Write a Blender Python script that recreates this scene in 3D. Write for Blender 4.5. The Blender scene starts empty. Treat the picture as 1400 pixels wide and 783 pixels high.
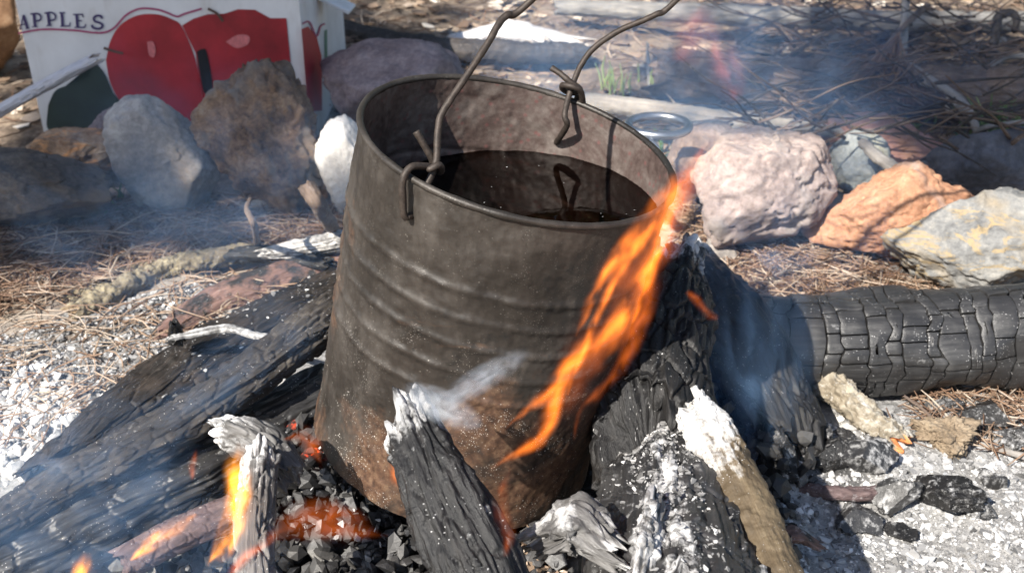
import bpy, bmesh, math, random
import numpy as np
from mathutils import Vector
random.seed(7)
RNG = np.random.default_rng(7)
S = bpy.context.scene
COL = S.collection

# ------------------------------------------------------------------ camera, sky, sun, exposure
PITCH = math.radians(30.0)
CAM = np.array([0.0, 0.0, 0.46])
FPX = 1570.0                                   # focal length in units of a 1400 wide frame
cd = bpy.data.cameras.new('camera'); cam = bpy.data.objects.new('camera', cd); COL.objects.link(cam)
cam.location = CAM; cam.rotation_euler = (math.radians(90) - PITCH, 0, 0)
cd.sensor_width = 36.0; cd.lens = 36.0 * FPX / 1400.0
cd.clip_start = 0.02; cd.clip_end = 200.0
cd.dof.use_dof = True; cd.dof.focus_distance = 0.54; cd.dof.aperture_fstop = 20.0
S.camera = cam
SUN_AZ = math.radians(49); SUN_EL = math.radians(43)        # light travels towards +x, +y
SUNV = np.array([-math.cos(SUN_AZ) * math.cos(SUN_EL), -math.sin(SUN_AZ) * math.cos(SUN_EL), math.sin(SUN_EL)])
w = bpy.data.worlds.new('World'); S.world = w; w.use_nodes = True
nt = w.node_tree; bg = nt.nodes['Background']
sky = nt.nodes.new('ShaderNodeTexSky'); sky.sky_type = 'NISHITA'; sky.sun_disc = False
sky.sun_elevation = SUN_EL; sky.sun_rotation = math.atan2(SUNV[0], SUNV[1])
nt.links.new(sky.outputs[0], bg.inputs[0]); bg.inputs[1].default_value = 0.085
sl = bpy.data.lights.new('sun', 'SUN'); sun = bpy.data.objects.new('sun', sl); COL.objects.link(sun)
sl.energy = 5.0; sl.angle = math.radians(0.53); sl.color = (1.0, 0.95, 0.87)
sun.rotation_euler = Vector(SUNV).to_track_quat('Z', 'Y').to_euler()
S.view_settings.view_transform = 'Standard'; S.view_settings.look = 'None'
S.view_settings.exposure = 1.05; S.view_settings.gamma = 1.0; S.view_settings.use_curve_mapping = False
S.cycles.max_bounces = 6; S.cycles.diffuse_bounces = 3; S.cycles.glossy_bounces = 3
S.cycles.transparent_max_bounces = 24; S.cycles.volume_bounces = 0
S.cycles.volume_max_steps = 96; S.cycles.caustics_reflective = False; S.cycles.caustics_refractive = False

# ------------------------------------------------------------------ geometry helpers
FW = np.array([0, math.cos(PITCH), -math.sin(PITCH)]); UP = np.array([0, math.sin(PITCH), math.cos(PITCH)]); RT = np.array([1.0, 0, 0])
def ray(px, py): return FW + RT * ((px - 700) / FPX) - UP * ((py - 391.5) / FPX)
def D(px, py, d): return CAM + ray(px, py) * d                      # a place seen at a given distance
def G(px, py, z=0.0):
    r = ray(px, py); return CAM + r * ((z - CAM[2]) / r[2])         # a place at a given height
def U(*a): return np.array(a, float)

def _hash(ix, iy, iz, k):
    n = (ix * 374761393 + iy * 668265263 + iz * 2147483647 + k * 1274126177) & 0xffffffff
    n = ((n ^ (n >> 13)) * 1274126177) & 0xffffffff
    n = ((n ^ (n >> 16)) * 2246822519) & 0xffffffff
    return ((n ^ (n >> 15)) & 0xffffff) / float(0xffffff)
def vnoise(p, k=0):
    p = np.asarray(p, float); i = np.floor(p).astype(np.int64); f = p - i; f = f * f * f * (f * (f * 6 - 15) + 10)
    r = 0
    for a in (0, 1):
        for b in (0, 1):
            for c in (0, 1):
                wt = (f[:, 0] if a else 1 - f[:, 0]) * (f[:, 1] if b else 1 - f[:, 1]) * (f[:, 2] if c else 1 - f[:, 2])
                r = r + wt * _hash(i[:, 0] + a, i[:, 1] + b, i[:, 2] + c, k)
    return r * 2 - 1
def fbm(p, o=4, k=0, g=.5):
    r = 0; a = 1.0; p = np.asarray(p, float)
    for n in range(o):
        r = r + a * vnoise(p, k + n); a *= g; p = p * 2.07 + 11.3
    return r
def voro(p, k=0):                                                   # F2 - F1 and the cell's random value
    p = np.asarray(p, float); i = np.floor(p).astype(np.int64); f1 = np.full(len(p), 9.0); f2 = f1.copy(); cid = np.zeros(len(p))
    for a in (-1, 0, 1):
        for b in (-1, 0, 1):
            for c in (-1, 0, 1):
                x, y, z = i[:, 0] + a, i[:, 1] + b, i[:, 2] + c
                q = np.stack([x + _hash(x, y, z, k), y + _hash(x, y, z, k + 1), z + _hash(x, y, z, k + 2)], 1)
                d = np.sqrt(((q - p) ** 2).sum(1)); h = _hash(x, y, z, k + 3)
                new = d < f1
                f2 = np.where(new, f1, np.minimum(f2, d)); cid = np.where(new, h, cid); f1 = np.where(new, d, f1)
    return f2 - f1, cid
def sstep(a, b, x): t = np.clip((x - a) / (b - a), 0, 1); return t * t * (3 - 2 * t)

def mesh_data(name, v, quads=None, tris=None, mat=None, smooth=True, attrs=None):
    me = bpy.data.meshes.new(name); v = np.asarray(v, np.float32)
    q = np.zeros((0, 4), np.int32) if quads is None else np.asarray(quads, np.int32).reshape(-1, 4)
    t = np.zeros((0, 3), np.int32) if tris is None else np.asarray(tris, np.int32).reshape(-1, 3)
    me.vertices.add(len(v)); me.vertices.foreach_set('co', v.ravel())
    me.loops.add(q.size + t.size); me.loops.foreach_set('vertex_index', np.concatenate([q.ravel(), t.ravel()]))
    me.polygons.add(len(q) + len(t))
    st = np.concatenate([np.arange(len(q)) * 4, q.size + np.arange(len(t)) * 3]).astype(np.int32)
    me.polygons.foreach_set('loop_start', st)
    me.polygons.foreach_set('use_smooth', np.full(len(st), bool(smooth)))
    if attrs:
        for k, a in attrs.items():
            a = np.asarray(a, np.float32)
            if a.ndim == 2: me.attributes.new(k, 'FLOAT_VECTOR', 'POINT').data.foreach_set('vector', a.ravel())
            else: me.attributes.new(k, 'FLOAT', 'POINT').data.foreach_set('value', a.ravel())
    me.update(calc_edges=True); me.validate()
    if mat: me.materials.append(mat)
    return me
def link(name, me, parent=None, loc=(0, 0, 0)):
    o = bpy.data.objects.new(name, me); COL.objects.link(o); o.location = loc
    if parent: o.parent = parent
    return o
def tag(o, label=None, cat=None, group=None, kind=None):
    if label: o['label'] = label
    if cat: o['category'] = cat
    if group: o['group'] = group
    if kind: o['kind'] = kind
    return o
def empty(name, loc): return link(name, None, None, loc)
def rel(v, o): return np.asarray(v) - np.array(o)

def catmull(P, n):
    P = np.asarray(P, float); m = len(P)
    if m == 2: t = np.linspace(0, 1, n)[:, None]; return P[0] * (1 - t) + P[1] * t
    Q = np.vstack([2 * P[0] - P[1], P, 2 * P[-1] - P[-2]]); u = np.linspace(0, m - 1 - 1e-9, n); i = u.astype(int); t = (u - i)[:, None]
    a, b, c, d = Q[i], Q[i + 1], Q[i + 2], Q[i + 3]
    return .5 * (2 * b + (c - a) * t + (2 * a - 5 * b + 4 * c - d) * t ** 2 + (3 * b - a - 3 * c + d) * t ** 3)
def tube(path, radii, nu, nv, flat=1.0, disp=None, jag=0.15, seed=0, upv=(0, 0, 1), cap=4):
    """closed tube along a path. Returns verts, quads, tris, attrs(guv, su)"""
    C = catmull(path, nu); T = np.gradient(C, axis=0); T /= np.linalg.norm(T, axis=1)[:, None]
    L = np.concatenate([[0], np.cumsum(np.linalg.norm(np.diff(C, axis=0), axis=1))])
    rr = np.interp(np.linspace(0, 1, nu), np.linspace(0, 1, len(radii)), radii)
    N = np.zeros_like(C); n0 = np.array(upv, float)
    for i in range(nu):
        n0 = n0 - T[i] * (n0 @ T[i]); n0 /= np.linalg.norm(n0); N[i] = n0
    B = np.cross(T, N)
    th = np.linspace(0, 2 * math.pi, nv, endpoint=False)
    fr = [.12, .45, .72, .9][:cap]
    rows_c = np.concatenate([np.repeat(C[:1], cap, 0), C, np.repeat(C[-1:], cap, 0)])
    f_ = np.concatenate([fr, np.ones(nu), fr[::-1]]); idx = np.concatenate([np.zeros(cap, int), np.arange(nu), np.full(cap, nu - 1)])
    endm = np.concatenate([-np.ones(cap), np.zeros(nu), np.ones(cap)])
    R = rr[idx]; M = len(f_)
    th2 = np.tile(th, M); ii = np.repeat(idx, nv); ff = np.repeat(f_, nv); em = np.repeat(endm, nv)
    Rm = np.repeat(R, nv); Sx = L[ii]
    g = np.stack([np.cos(th2) * Rm, np.sin(th2) * Rm, Sx], 1)
    d = disp(g, th2, Sx, Rm, L[-1]) if disp is not None else np.zeros(len(g))
    rad = (Rm + d) * ff
    dirv = np.cos(th2)[:, None] * N[ii] * flat + np.sin(th2)[:, None] * B[ii]
    P = rows_c.repeat(nv, 0) + dirv * rad[:, None]
    if jag > 0:                                                       # broken, splintered ends
        near = np.exp(-np.minimum(Sx, L[-1] - Sx) / (np.mean(rr) * .6 + 1e-6))
        sg = np.where(Sx < L[-1] / 2, -1.0, 1.0)
        nz = fbm(np.stack([g[:, 0] * ff / np.mean(rr) * 2.2, g[:, 1] * ff / np.mean(rr) * 2.2, sg * 3 + seed], 1), 3, seed)
        P = P + T[ii] * (sg * near * nz * np.mean(rr) * jag * 1.6)[:, None]
    j = np.arange(nv); a = (np.arange(M - 1)[:, None] * nv + j).ravel(); b = (np.arange(M - 1)[:, None] * nv + (j + 1) % nv).ravel()
    quads = np.stack([a, b, b + nv, a + nv], 1)
    c0 = len(P); P = np.vstack([P, P[:nv].mean(0), P[-nv:].mean(0)])
    tris = np.vstack([np.stack([np.full(nv, c0), (j + 1) % nv, j], 1), np.stack([np.full(nv, c0 + 1), (M - 1) * nv + j, (M - 1) * nv + (j + 1) % nv], 1)])
    g = np.vstack([g * np.stack([ff, ff, np.ones_like(ff)], 1), [0, 0, 0], [0, 0, L[-1]]])
    endf = np.concatenate([np.where(ff < .999, 1.0, 0.0), [1, 1]])
    return P, quads, tris, {'guv': g, 'su': np.append(Sx / L[-1], [0, 1]), 'endf': endf}
def vnormals(P, q, t):
    n = np.zeros_like(P)
    a = np.cross(P[q[:, 2]] - P[q[:, 0]], P[q[:, 3]] - P[q[:, 1]])
    for k in range(4): np.add.at(n, q[:, k], a)
    b = np.cross(P[t[:, 1]] - P[t[:, 0]], P[t[:, 2]] - P[t[:, 0]])
    for k in range(3): np.add.at(n, t[:, k], b)
    return n / (np.linalg.norm(n, axis=1)[:, None] + 1e-12)

# ------------------------------------------------------------------ materials
def newmat(name):
    m = bpy.data.materials.new(name); m.use_nodes = True; nt = m.node_tree; nt.nodes.clear()
    return m, nt
def nd(nt, typ, **kw):
    n = nt.nodes.new(typ)
    for k, v in kw.items(): setattr(n, k, v)
    return n
def setin(nt, n, key, v):
    if hasattr(v, 'is_output') or isinstance(v, bpy.types.NodeSocket): nt.links.new(v, n.inputs[key])
    else: n.inputs[key].default_value = v
def col4(c): return (c[0], c[1], c[2], 1.0)
def coord(nt, kind='Object', stretch=(1, 1, 1)):
    if kind == 'Object': s = nd(nt, 'ShaderNodeTexCoord').outputs['Object']
    else: s = nd(nt, 'ShaderNodeAttribute', attribute_name=kind).outputs['Vector']
    if stretch != (1, 1, 1):
        m = nd(nt, 'ShaderNodeVectorMath', operation='MULTIPLY'); nt.links.new(s, m.inputs[0]); m.inputs[1].default_value = stretch; s = m.outputs[0]
    return s
def noise(nt, vec, scale, detail=6, rough=.6, dist=0.0):
    n = nd(nt, 'ShaderNodeTexNoise'); nt.links.new(vec, n.inputs['Vector'])
    n.inputs['Scale'].default_value = scale; n.inputs['Detail'].default_value = detail; n.inputs['Roughness'].default_value = rough; n.inputs['Distortion'].default_value = dist
    return n.outputs['Fac']
def vor(nt, vec, scale, feature='F1', out='Distance', rnd=1.0):
    n = nd(nt, 'ShaderNodeTexVoronoi', feature=feature); nt.links.new(vec, n.inputs['Vector']); n.inputs['Scale'].default_value = scale; n.inputs['Randomness'].default_value = rnd
    return n.outputs[out]
def ramp(nt, fac, stops, interp='LINEAR'):
    r = nd(nt, 'ShaderNodeValToRGB'); nt.links.new(fac, r.inputs[0]); cr = r.color_ramp; cr.interpolation = interp
    while len(cr.elements) < len(stops): cr.elements.new(.5)
    for e, (p, c) in zip(cr.elements, stops):
        e.position = p; e.color = col4(c) if hasattr(c, '__len__') else (c, c, c, 1)
    return r.outputs[0]
def mixc(nt, f, a, b, mode='MIX'):
    m = nd(nt, 'ShaderNodeMix', data_type='RGBA', blend_type=mode)
    for k, v in ((0, f), (6, a), (7, b)):
        if isinstance(v, bpy.types.NodeSocket): nt.links.new(v, m.inputs[k])
        elif k == 0: m.inputs[0].default_value = v
        else: m.inputs[k].default_value = col4(v)
    return m.outputs[2]
def math_(nt, op, a, b=0.0, clamp=False):
    m = nd(nt, 'ShaderNodeMath', operation=op, use_clamp=clamp)
    for k, v in ((0, a), (1, b)):
        if isinstance(v, bpy.types.NodeSocket): nt.links.new(v, m.inputs[k])
        else: m.inputs[k].default_value = v
    return m.outputs[0]
def bump(nt, h, strength=.5, dist=.002, prev=None):
    b = nd(nt, 'ShaderNodeBump'); b.inputs['Strength'].default_value = strength; b.inputs['Distance'].default_value = dist
    nt.links.new(h, b.inputs['Height'])
    if prev is not None: nt.links.new(prev, b.inputs['Normal'])
    return b.outputs[0]
def finish(nt, colr, rough=.7, nrm=None, metal=0.0, spec=.5):
    p = nd(nt, 'ShaderNodeBsdfPrincipled'); o = nd(nt, 'ShaderNodeOutputMaterial')
    if isinstance(colr, bpy.types.NodeSocket): nt.links.new(colr, p.inputs['Base Color'])
    else: p.inputs['Base Color'].default_value = col4(colr)
    setin(nt, p, 'Roughness', rough); setin(nt, p, 'Metallic', metal); p.inputs['Specular IOR Level'].default_value = spec
    if nrm is not None: nt.links.new(nrm, p.inputs['Normal'])
    nt.links.new(p.outputs[0], o.inputs[0]); return p

def mat_wood(name, stops, ashcol=(.72, .71, .70), grain=(1, 1, .09), gscale=420, rough=(.45, .8), bstr=.6, ash_bias=0.0, spec=.5, endcol=None, patch=None):
    """burnt or weathered wood: grain follows the log, ash dust lies where the ash attribute says"""
    m, nt = newmat(name)
    g = coord(nt, 'guv'); gs = coord(nt, 'guv', grain)
    n1 = noise(nt, gs, gscale, 7, .65); n2 = noise(nt, g, 38, 5, .6)
    f = math_(nt, 'ADD', math_(nt, 'MULTIPLY', n1, .55), math_(nt, 'MULTIPLY', n2, .45))
    c = ramp(nt, f, stops)
    if patch:
        c = mixc(nt, ramp(nt, noise(nt, g, patch[1], 5, .6), [(patch[2], 0), (patch[2] + .08, 1)]), c, patch[0])
    if endcol:
        e = nd(nt, 'ShaderNodeAttribute', attribute_name='endf').outputs['Fac']
        c = mixc(nt, e, c, endcol)
    a = nd(nt, 'ShaderNodeAttribute', attribute_name='ash').outputs['Fac']
    n3 = noise(nt, g, 160, 8, .75); n4 = noise(nt, gs, 300, 5, .6)
    am = math_(nt, 'ADD', math_(nt, 'MULTIPLY', math_(nt, 'SUBTRACT', math_(nt, 'ADD', math_(nt, 'MULTIPLY', n3, .6), math_(nt, 'MULTIPLY', n4, .4)), .5), 2.2), a)
    am = ramp(nt, math_(nt, 'ADD', am, ash_bias), [(.38, 0), (.74, 1)])
    ac = ramp(nt, noise(nt, g, 90, 6, .7), [(.3, tuple(x * .42 for x in ashcol)), (.5, tuple(x * .8 for x in ashcol)), (.68, ashcol)])
    c = mixc(nt, am, c, ac)
    specks = ramp(nt, vor(nt, g, 520), [(.10, 1), (.17, 0)])            # single flecks of ash dust
    specks = math_(nt, 'MULTIPLY', specks, ramp(nt, noise(nt, g, 60, 3), [(.45, 0), (.6, 1)]))
    c = mixc(nt, specks, c, (.55, .54, .53))
    h = math_(nt, 'ADD', n1, math_(nt, 'MULTIPLY', n3, .6))
    nrm = bump(nt, h, bstr, .0022)
    rg = math_(nt, 'ADD', math_(nt, 'MULTIPLY', am, rough[1] - rough[0]), rough[0])
    finish(nt, c, rg, nrm, spec=spec); return m

CHAR = mat_wood('charred_wood', [(.3, (.006, .006, .007)), (.5, (.013, .0125, .0125)), (.62, (.026, .024, .023)), (.78, (.06, .053, .048))], spec=.35)
CHARB = mat_wood('charred_wood_brown', [(.3, (.010, .008, .007)), (.48, (.018, .015, .0125)), (.6, (.044, .034, .027)), (.76, (.10, .08, .062))], rough=(.55, .85), spec=.3)
GREYC = mat_wood('scorched_branch_skin', [(.3, (.012, .010, .008)), (.48, (.030, .025, .021)), (.6, (.068, .058, .048)), (.76, (.13, .115, .095))], rough=(.7, .9), spec=.3, grain=(1, 1, .25))
CHARS = mat_wood('charred_block', [(.3, (.012, .012, .013)), (.5, (.027, .026, .026)), (.66, (.062, .060, .058)), (.8, (.12, .117, .114))], rough=(.42, .85), bstr=.35, gscale=300, spec=.6)
ASHW = mat_wood('ash_coated_wood', [(.3, (.03, .028, .027)), (.5, (.10, .095, .09)), (.7, (.30, .29, .28))], ashcol=(.70, .69, .68), rough=(.6, .9))
BARK = mat_wood('pale_bark', [(.3, (.07, .055, .04)), (.48, (.22, .185, .135)), (.62, (.40, .36, .29)), (.78, (.64, .60, .53))], ashcol=(.8, .77, .7), rough=(.8, .9), gscale=260, grain=(1, 1, .5), bstr=.8, endcol=(.62, .25, .09))
BARKB = mat_wood('brown_bark', [(.3, (.025, .017, .009)), (.5, (.095, .068, .038)), (.68, (.19, .145, .085))], ashcol=(.68, .665, .64), rough=(.7, .9), gscale=300, endcol=(.35, .25, .15))
MOSSB = mat_wood('lichen_bark', [(.3, (.04, .033, .022)), (.47, (.16, .13, .085)), (.6, (.33, .28, .18)), (.75, (.50, .45, .28))], rough=(.85, .9), gscale=300, grain=(1, 1, .6), bstr=.9, endcol=(.30, .22, .14))
PINKW = mat_wood('pink_bark', [(.3, (.06, .032, .026)), (.5, (.18, .105, .085)), (.65, (.30, .19, .155)), (.8, (.42, .33, .29))], rough=(.8, .9), patch=((.02, .018, .017), 30, .47))
MAROON = mat_wood('scorched_stick', [(.3, (.035, .022, .022)), (.5, (.10, .065, .063)), (.65, (.20, .15, .145))], rough=(.75, .9), grain=(1, 1, .4))
GREYW = mat_wood('grey_weathered_wood', [(.3, (.07, .065, .06)), (.5, (.20, .19, .175)), (.68, (.38, .36, .33))], rough=(.7, .9))
SILVW = mat_wood('silvery_stake_wood', [(.3, (.30, .29, .31)), (.5, (.50, .49, .52)), (.7, (.68, .67, .68))], rough=(.45, .8), endcol=(.55, .42, .3))
DEADW = mat_wood('dead_twig_wood', [(.3, (.035, .024, .018)), (.5, (.12, .085, .065)), (.7, (.26, .20, .16))], rough=(.8, .9))
DARKT = mat_wood('dark_twig_wood', [(.3, (.012, .010, .009)), (.5, (.035, .028, .024)), (.7, (.08, .065, .055))], rough=(.7, .9))
GREYT = mat_wood('grey_twig_wood', [(.3, (.12, .11, .10)), (.5, (.27, .25, .23)), (.7, (.42, .40, .37))], rough=(.8, .9))

def mat_rock(name, stops, spot=None, scale=22, bstr=.9, rough=.85, vein=None):
    m, nt = newmat(name); o = coord(nt)
    n1 = noise(nt, o, scale, 8, .68, .4); n2 = noise(nt, o, scale * 9, 8, .78); n3 = noise(nt, o, scale * .5, 4, .5, 1.0)
    f = math_(nt, 'ADD', math_(nt, 'MULTIPLY', n1, .55), math_(nt, 'MULTIPLY', n2, .45))
    c = ramp(nt, f, [(p_ * .8 + .1, q_) for p_, q_ in stops])
    if spot: c = mixc(nt, ramp(nt, n3, [(.5, 0), (.62, 1)]), c, mixc(nt, n2, tuple(x * .6 for x in spot), tuple(min(1, x * 1.3) for x in spot)))
    if vein: c = mixc(nt, ramp(nt, noise(nt, coord(nt, 'Object', (1, 1, 3.5)), scale * 1.3, 7, .7, .8), [(.54, 0), (.6, 1), (.68, .2)]), c, vein)
    c = mixc(nt, ramp(nt, vor(nt, o, 330), [(.10, .8), (.2, 0)]), c, tuple(x * .35 for x in stops[-1][1]))
    h = math_(nt, 'ADD', n2, math_(nt, 'MULTIPLY', n1, 1.2))
    finish(nt, c, rough, bump(nt, h, bstr * .5, .0022)); return m

def mat_simple(name, c, rough=.7, metal=0, var=.35, scale=60, bstr=.3, bd=.001):
    m, nt = newmat(name); o = coord(nt); n = noise(nt, o, scale, 6, .65)
    cc = ramp(nt, n, [(.3, tuple(x * (1 - var) for x in c)), (.5, c), (.7, tuple(min(1, x * (1 + var)) for x in c))])
    finish(nt, cc, rough, bump(nt, n, bstr, bd), metal); return m
def mat_pieces(name, stops, rough=.85, attr='rnd'):
    m, nt = newmat(name); a = nd(nt, 'ShaderNodeAttribute', attribute_name=attr).outputs['Fac']
    o = coord(nt); n = noise(nt, o, 300, 5, .7)
    c = ramp(nt, math_(nt, 'ADD', a, math_(nt, 'MULTIPLY', math_(nt, 'SUBTRACT', n, .5), .25)), stops)
    finish(nt, c, rough, bump(nt, n, .5, .001)); return m

# ------------------------------------------------------------------ ground
FIRE = G(690, 560, .03)[:2]
def mound(x, y):
    d = np.sqrt(((x - FIRE[0]) / 1.25) ** 2 + (y - FIRE[1]) ** 2)
    return .034 * np.exp(-(d / .13) ** 2)
def gz(x, y):
    x = np.asarray(x, float); y = np.asarray(y, float); p = np.stack([x, y, x * 0], 1)
    h = mound(x, y) + .010 * fbm(p * 4, 3, 5) + .0035 * fbm(p * 22, 4, 9)
    near = np.exp(-(np.hypot(x, y - .7) / .6) ** 2)
    lump, _ = voro(p * 62 + .25 * np.stack([fbm(p * 30, 2, 1), fbm(p * 30, 2, 2), x * 0], 1), 3)
    return h + near * (.0026 * np.minimum(lump, .7) + .0022 * fbm(p * 120, 4, 21))
def gz1(x, y): return float(gz(np.array([x]), np.array([y]))[0])
def spaced(a, b, step, far):
    mid = np.arange(a, b, step); out = np.geomspace(step * 1.4, far, 34).cumsum(); out = out * (far / out[-1])
    out = np.maximum.accumulate(out) + step
    return np.concatenate([a - out[::-1], mid, mid[-1] + out])
gx = spaced(-.62, .62, .0034, 60.0); gy = spaced(.32, 1.12, .0034, 60.0)
X, Y = np.meshgrid(gx, gy); xf, yf = X.ravel(), Y.ravel()
pz = np.stack([xf, yf, xf * 0], 1)
dfire = np.hypot((xf - FIRE[0]) / 1.35, yf - FIRE[1])
ashv = 1 - sstep(.20, .40, dfire + .07 * fbm(pz * 7, 3, 31))
charv = 1 - sstep(.085, .16, dfire + .05 * fbm(pz * 14, 3, 41))
nx, ny = len(gx), len(gy); ii = (np.arange(ny - 1)[:, None] * nx + np.arange(nx - 1)).ravel()
m, nt = newmat('forest_floor'); o = coord(nt)
soil = ramp(nt, math_(nt, 'ADD', math_(nt, 'MULTIPLY', noise(nt, o, 14, 6, .65), .5), math_(nt, 'MULTIPLY', noise(nt, o, 130, 7, .7), .5)), [(.34, (.06, .042, .03)), (.47, (.19, .14, .10)), (.58, (.36, .28, .20)), (.72, (.55, .46, .36))])
ashc = ramp(nt, math_(nt, 'ADD', math_(nt, 'MULTIPLY', noise(nt, o, 30, 6, .7), .45), math_(nt, 'MULTIPLY', noise(nt, o, 330, 7, .75), .55)), [(.36, (.12, .117, .114)), (.45, (.30, .295, .288)), (.55, (.43, .425, .417)), (.68, (.64, .635, .625))])
cc = ramp(nt, noise(nt, o, 180, 6, .7), [(.4, (.012, .012, .012)), (.56, (.05, .048, .047)), (.7, (.22, .21, .2))])
aa = nd(nt, 'ShaderNodeAttribute', attribute_name='ashv').outputs['Fac']; ca = nd(nt, 'ShaderNodeAttribute', attribute_name='charv').outputs['Fac']
c = mixc(nt, aa, soil, ashc); c = mixc(nt, ca, c, cc)
finish(nt, c, .92, bump(nt, math_(nt, 'ADD', noise(nt, o, 330, 7, .75), math_(nt, 'MULTIPLY', noise(nt, o, 90, 5, .6), 1.5)), .9, .004))
g_me = mesh_data('ground', np.stack([xf, yf, gz(xf, yf)], 1), np.stack([ii, ii + 1, ii + 1 + nx, ii + nx], 1), None, m, True, {'ashv': ashv, 'charv': charv})
tag(link('ground', g_me), kind='structure')

# ------------------------------------------------------------------ scatter of loose stuff
def ico(sub):
    bm = bmesh.new(); bmesh.ops.create_icosphere(bm, subdivisions=sub, radius=1.0)
    v = np.array([x.co[:] for x in bm.verts]); f = np.array([[y.index for y in x.verts] for x in bm.faces]); bm.free(); return v, f
ICO = {k: ico(k) for k in (1, 2, 3, 5, 6)}
def rotmats(n, tilt=math.pi):
    yaw = RNG.uniform(0, 2 * math.pi, n); ax = RNG.uniform(0, 2 * math.pi, n); t = RNG.uniform(0, 1, n) ** .8 * tilt
    k = np.stack([np.cos(ax), np.sin(ax), 0 * ax], 1); K = np.zeros((n, 3, 3))
    K[:, 0, 2] = k[:, 1]; K[:, 1, 2] = -k[:, 0]; K[:, 2, 0] = -k[:, 1]; K[:, 2, 1] = k[:, 0]
    A = np.eye(3) + np.sin(t)[:, None, None] * K + (1 - np.cos(t))[:, None, None] * (K @ K)
    Z = np.zeros((n, 3, 3)); Z[:, 0, 0] = Z[:, 1, 1] = np.cos(yaw); Z[:, 0, 1] = -np.sin(yaw); Z[:, 1, 0] = np.sin(yaw); Z[:, 2, 2] = 1
    return A @ Z
def chips_geo(n):                                                    # irregular flat chips: jittered six-sided slabs
    a = np.linspace(0, 2 * math.pi, 6, endpoint=False) + RNG.uniform(-.4, .4, (n, 6)); r = RNG.uniform(.45, 1, (n, 6))
    top = np.stack([np.cos(a) * r, np.sin(a) * r, RNG.uniform(.1, .5, (n, 6))], 2)
    bot = np.stack([np.cos(a) * r * .95, np.sin(a) * r * .95, RNG.uniform(-.5, -.1, (n, 6))], 2)
    v = np.concatenate([top, bot], 1); k = np.arange(6)
    f = [[0, i, i + 1] for i in range(1, 5)] + [[6, 6 + i + 1, 6 + i] for i in range(1, 5)]
    for i in range(6): j = (i + 1) % 6; f += [[i, 6 + i, 6 + j], [i, 6 + j, j]]
    return v, np.array(f)
def lumps_geo(n, sub=1):
    b, f = ICO[sub]; v = np.repeat(b[None], n, 0) * (1 + RNG.uniform(-.32, .32, (n, len(b), 1)))
    for k in range(4):
        nn = RNG.normal(size=(n, 3)); nn /= np.linalg.norm(nn, axis=1)[:, None]; s = np.einsum('nvk,nk->nv', v, nn) - RNG.uniform(.35, .8, (n, 1))
        v = v - np.maximum(s, 0)[..., None] * nn[:, None, :]
    return v, f
def needles_geo(n, seg=3):
    t = np.linspace(-1, 1, seg + 1); bend = RNG.uniform(-.45, .45, (n, 1)); bz = RNG.uniform(-.12, .25, (n, 1))
    cx = np.repeat(t[None], n, 0); cy = bend * (1 - t ** 2); cz = bz * (1 - t ** 2)
    v = []
    for k in range(3):
        a = k * 2.094; v.append(np.stack([cx, cy + 0 * cx, cz + 0 * cx], 2)[:, :, None, :] + np.array([0, math.cos(a), math.sin(a)]) * 1.0 * np.zeros(1))
    base = np.stack([cx, cy, cz], 2)
    off = np.array([[0, math.cos(k * 2.094), math.sin(k * 2.094)] for k in range(3)])
    return base, off
def piece_mesh(name, v, f, pos, size, rot, mat, smooth=False, rnd=None):
    n, m_ = v.shape[:2]; w_ = np.einsum('nij,nvj->nvi', rot, v * size[:, None, :]) + pos[:, None, :]
    F = (f[None] + (np.arange(n) * m_)[:, None, None]).reshape(-1, 3)
    r = RNG.uniform(0, 1, n) if rnd is None else rnd
    return mesh_data(name, w_.reshape(-1, 3), None, F, mat, smooth, {'rnd': np.repeat(r, m_)})
def needle_mesh(name, pos, length, rad, rot, mat, rnd=None, seg=3):
    n = len(pos); base, off = needles_geo(n, seg); base = base * (length / 2)[:, None, None]
    tap = np.array([.9] + [1.0] * (seg - 1) + [.35])
    v = base[:, :, None, :] + off[None, None] * rad[:, None, None, None] * tap[None, :, None, None]
    v = np.einsum('nij,nskj->nski', rot, v) + pos[:, None, None, :]
    f = []
    for s in range(seg):
        for k in range(3): a, b = s * 3 + k, s * 3 + (k + 1) % 3; f.append([a, b, b + 3, a + 3])
    f = np.array(f); m_ = (seg + 1) * 3
    Q = (f[None] + (np.arange(n) * m_)[:, None, None]).reshape(-1, 4)
    r = RNG.uniform(0, 1, n) if rnd is None else rnd
    return mesh_data(name, v.reshape(-1, 3), Q, None, mat, True, {'rnd': np.repeat(r, m_)})
def in_poly_px(n, poly, z=0.0):                                      # random ground places inside a patch outlined on the ground
    P = np.array([G(x, y, z)[:2] for x, y in poly]); lo, hi = P.min(0), P.max(0); out = np.zeros((0, 2))
    while len(out) < n:
        q = RNG.uniform(lo, hi, (n * 3, 2)); ins = np.zeros(len(q), bool); j = len(P) - 1
        for i in range(len(P)):
            c = ((P[i, 1] > q[:, 1]) != (P[j, 1] > q[:, 1])) & (q[:, 0] < (P[j, 0] - P[i, 0]) * (q[:, 1] - P[i, 1]) / (P[j, 1] - P[i, 1] + 1e-12) + P[i, 0])
            ins ^= c; j = i
        out = np.vstack([out, q[ins]])
    return out[:n]
ASHM = mat_pieces('ash_flake', [(0, (.045, .044, .043)), (.3, (.15, .147, .144)), (.62, (.33, .325, .32)), (.85, (.55, .54, .53)), (1, (.82, .81, .80))])
WASHM = mat_pieces('white_ash', [(0, (.30, .30, .295)), (.5, (.58, .575, .57)), (1, (.84, .835, .825))])
COALM = mat_pieces('charcoal', [(0, (.008, .008, .009)), (.55, (.03, .029, .029)), (.85, (.06, .058, .056)), (.97, (.09, .088, .086)), (1, (.16, .157, .154))], .5)
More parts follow.
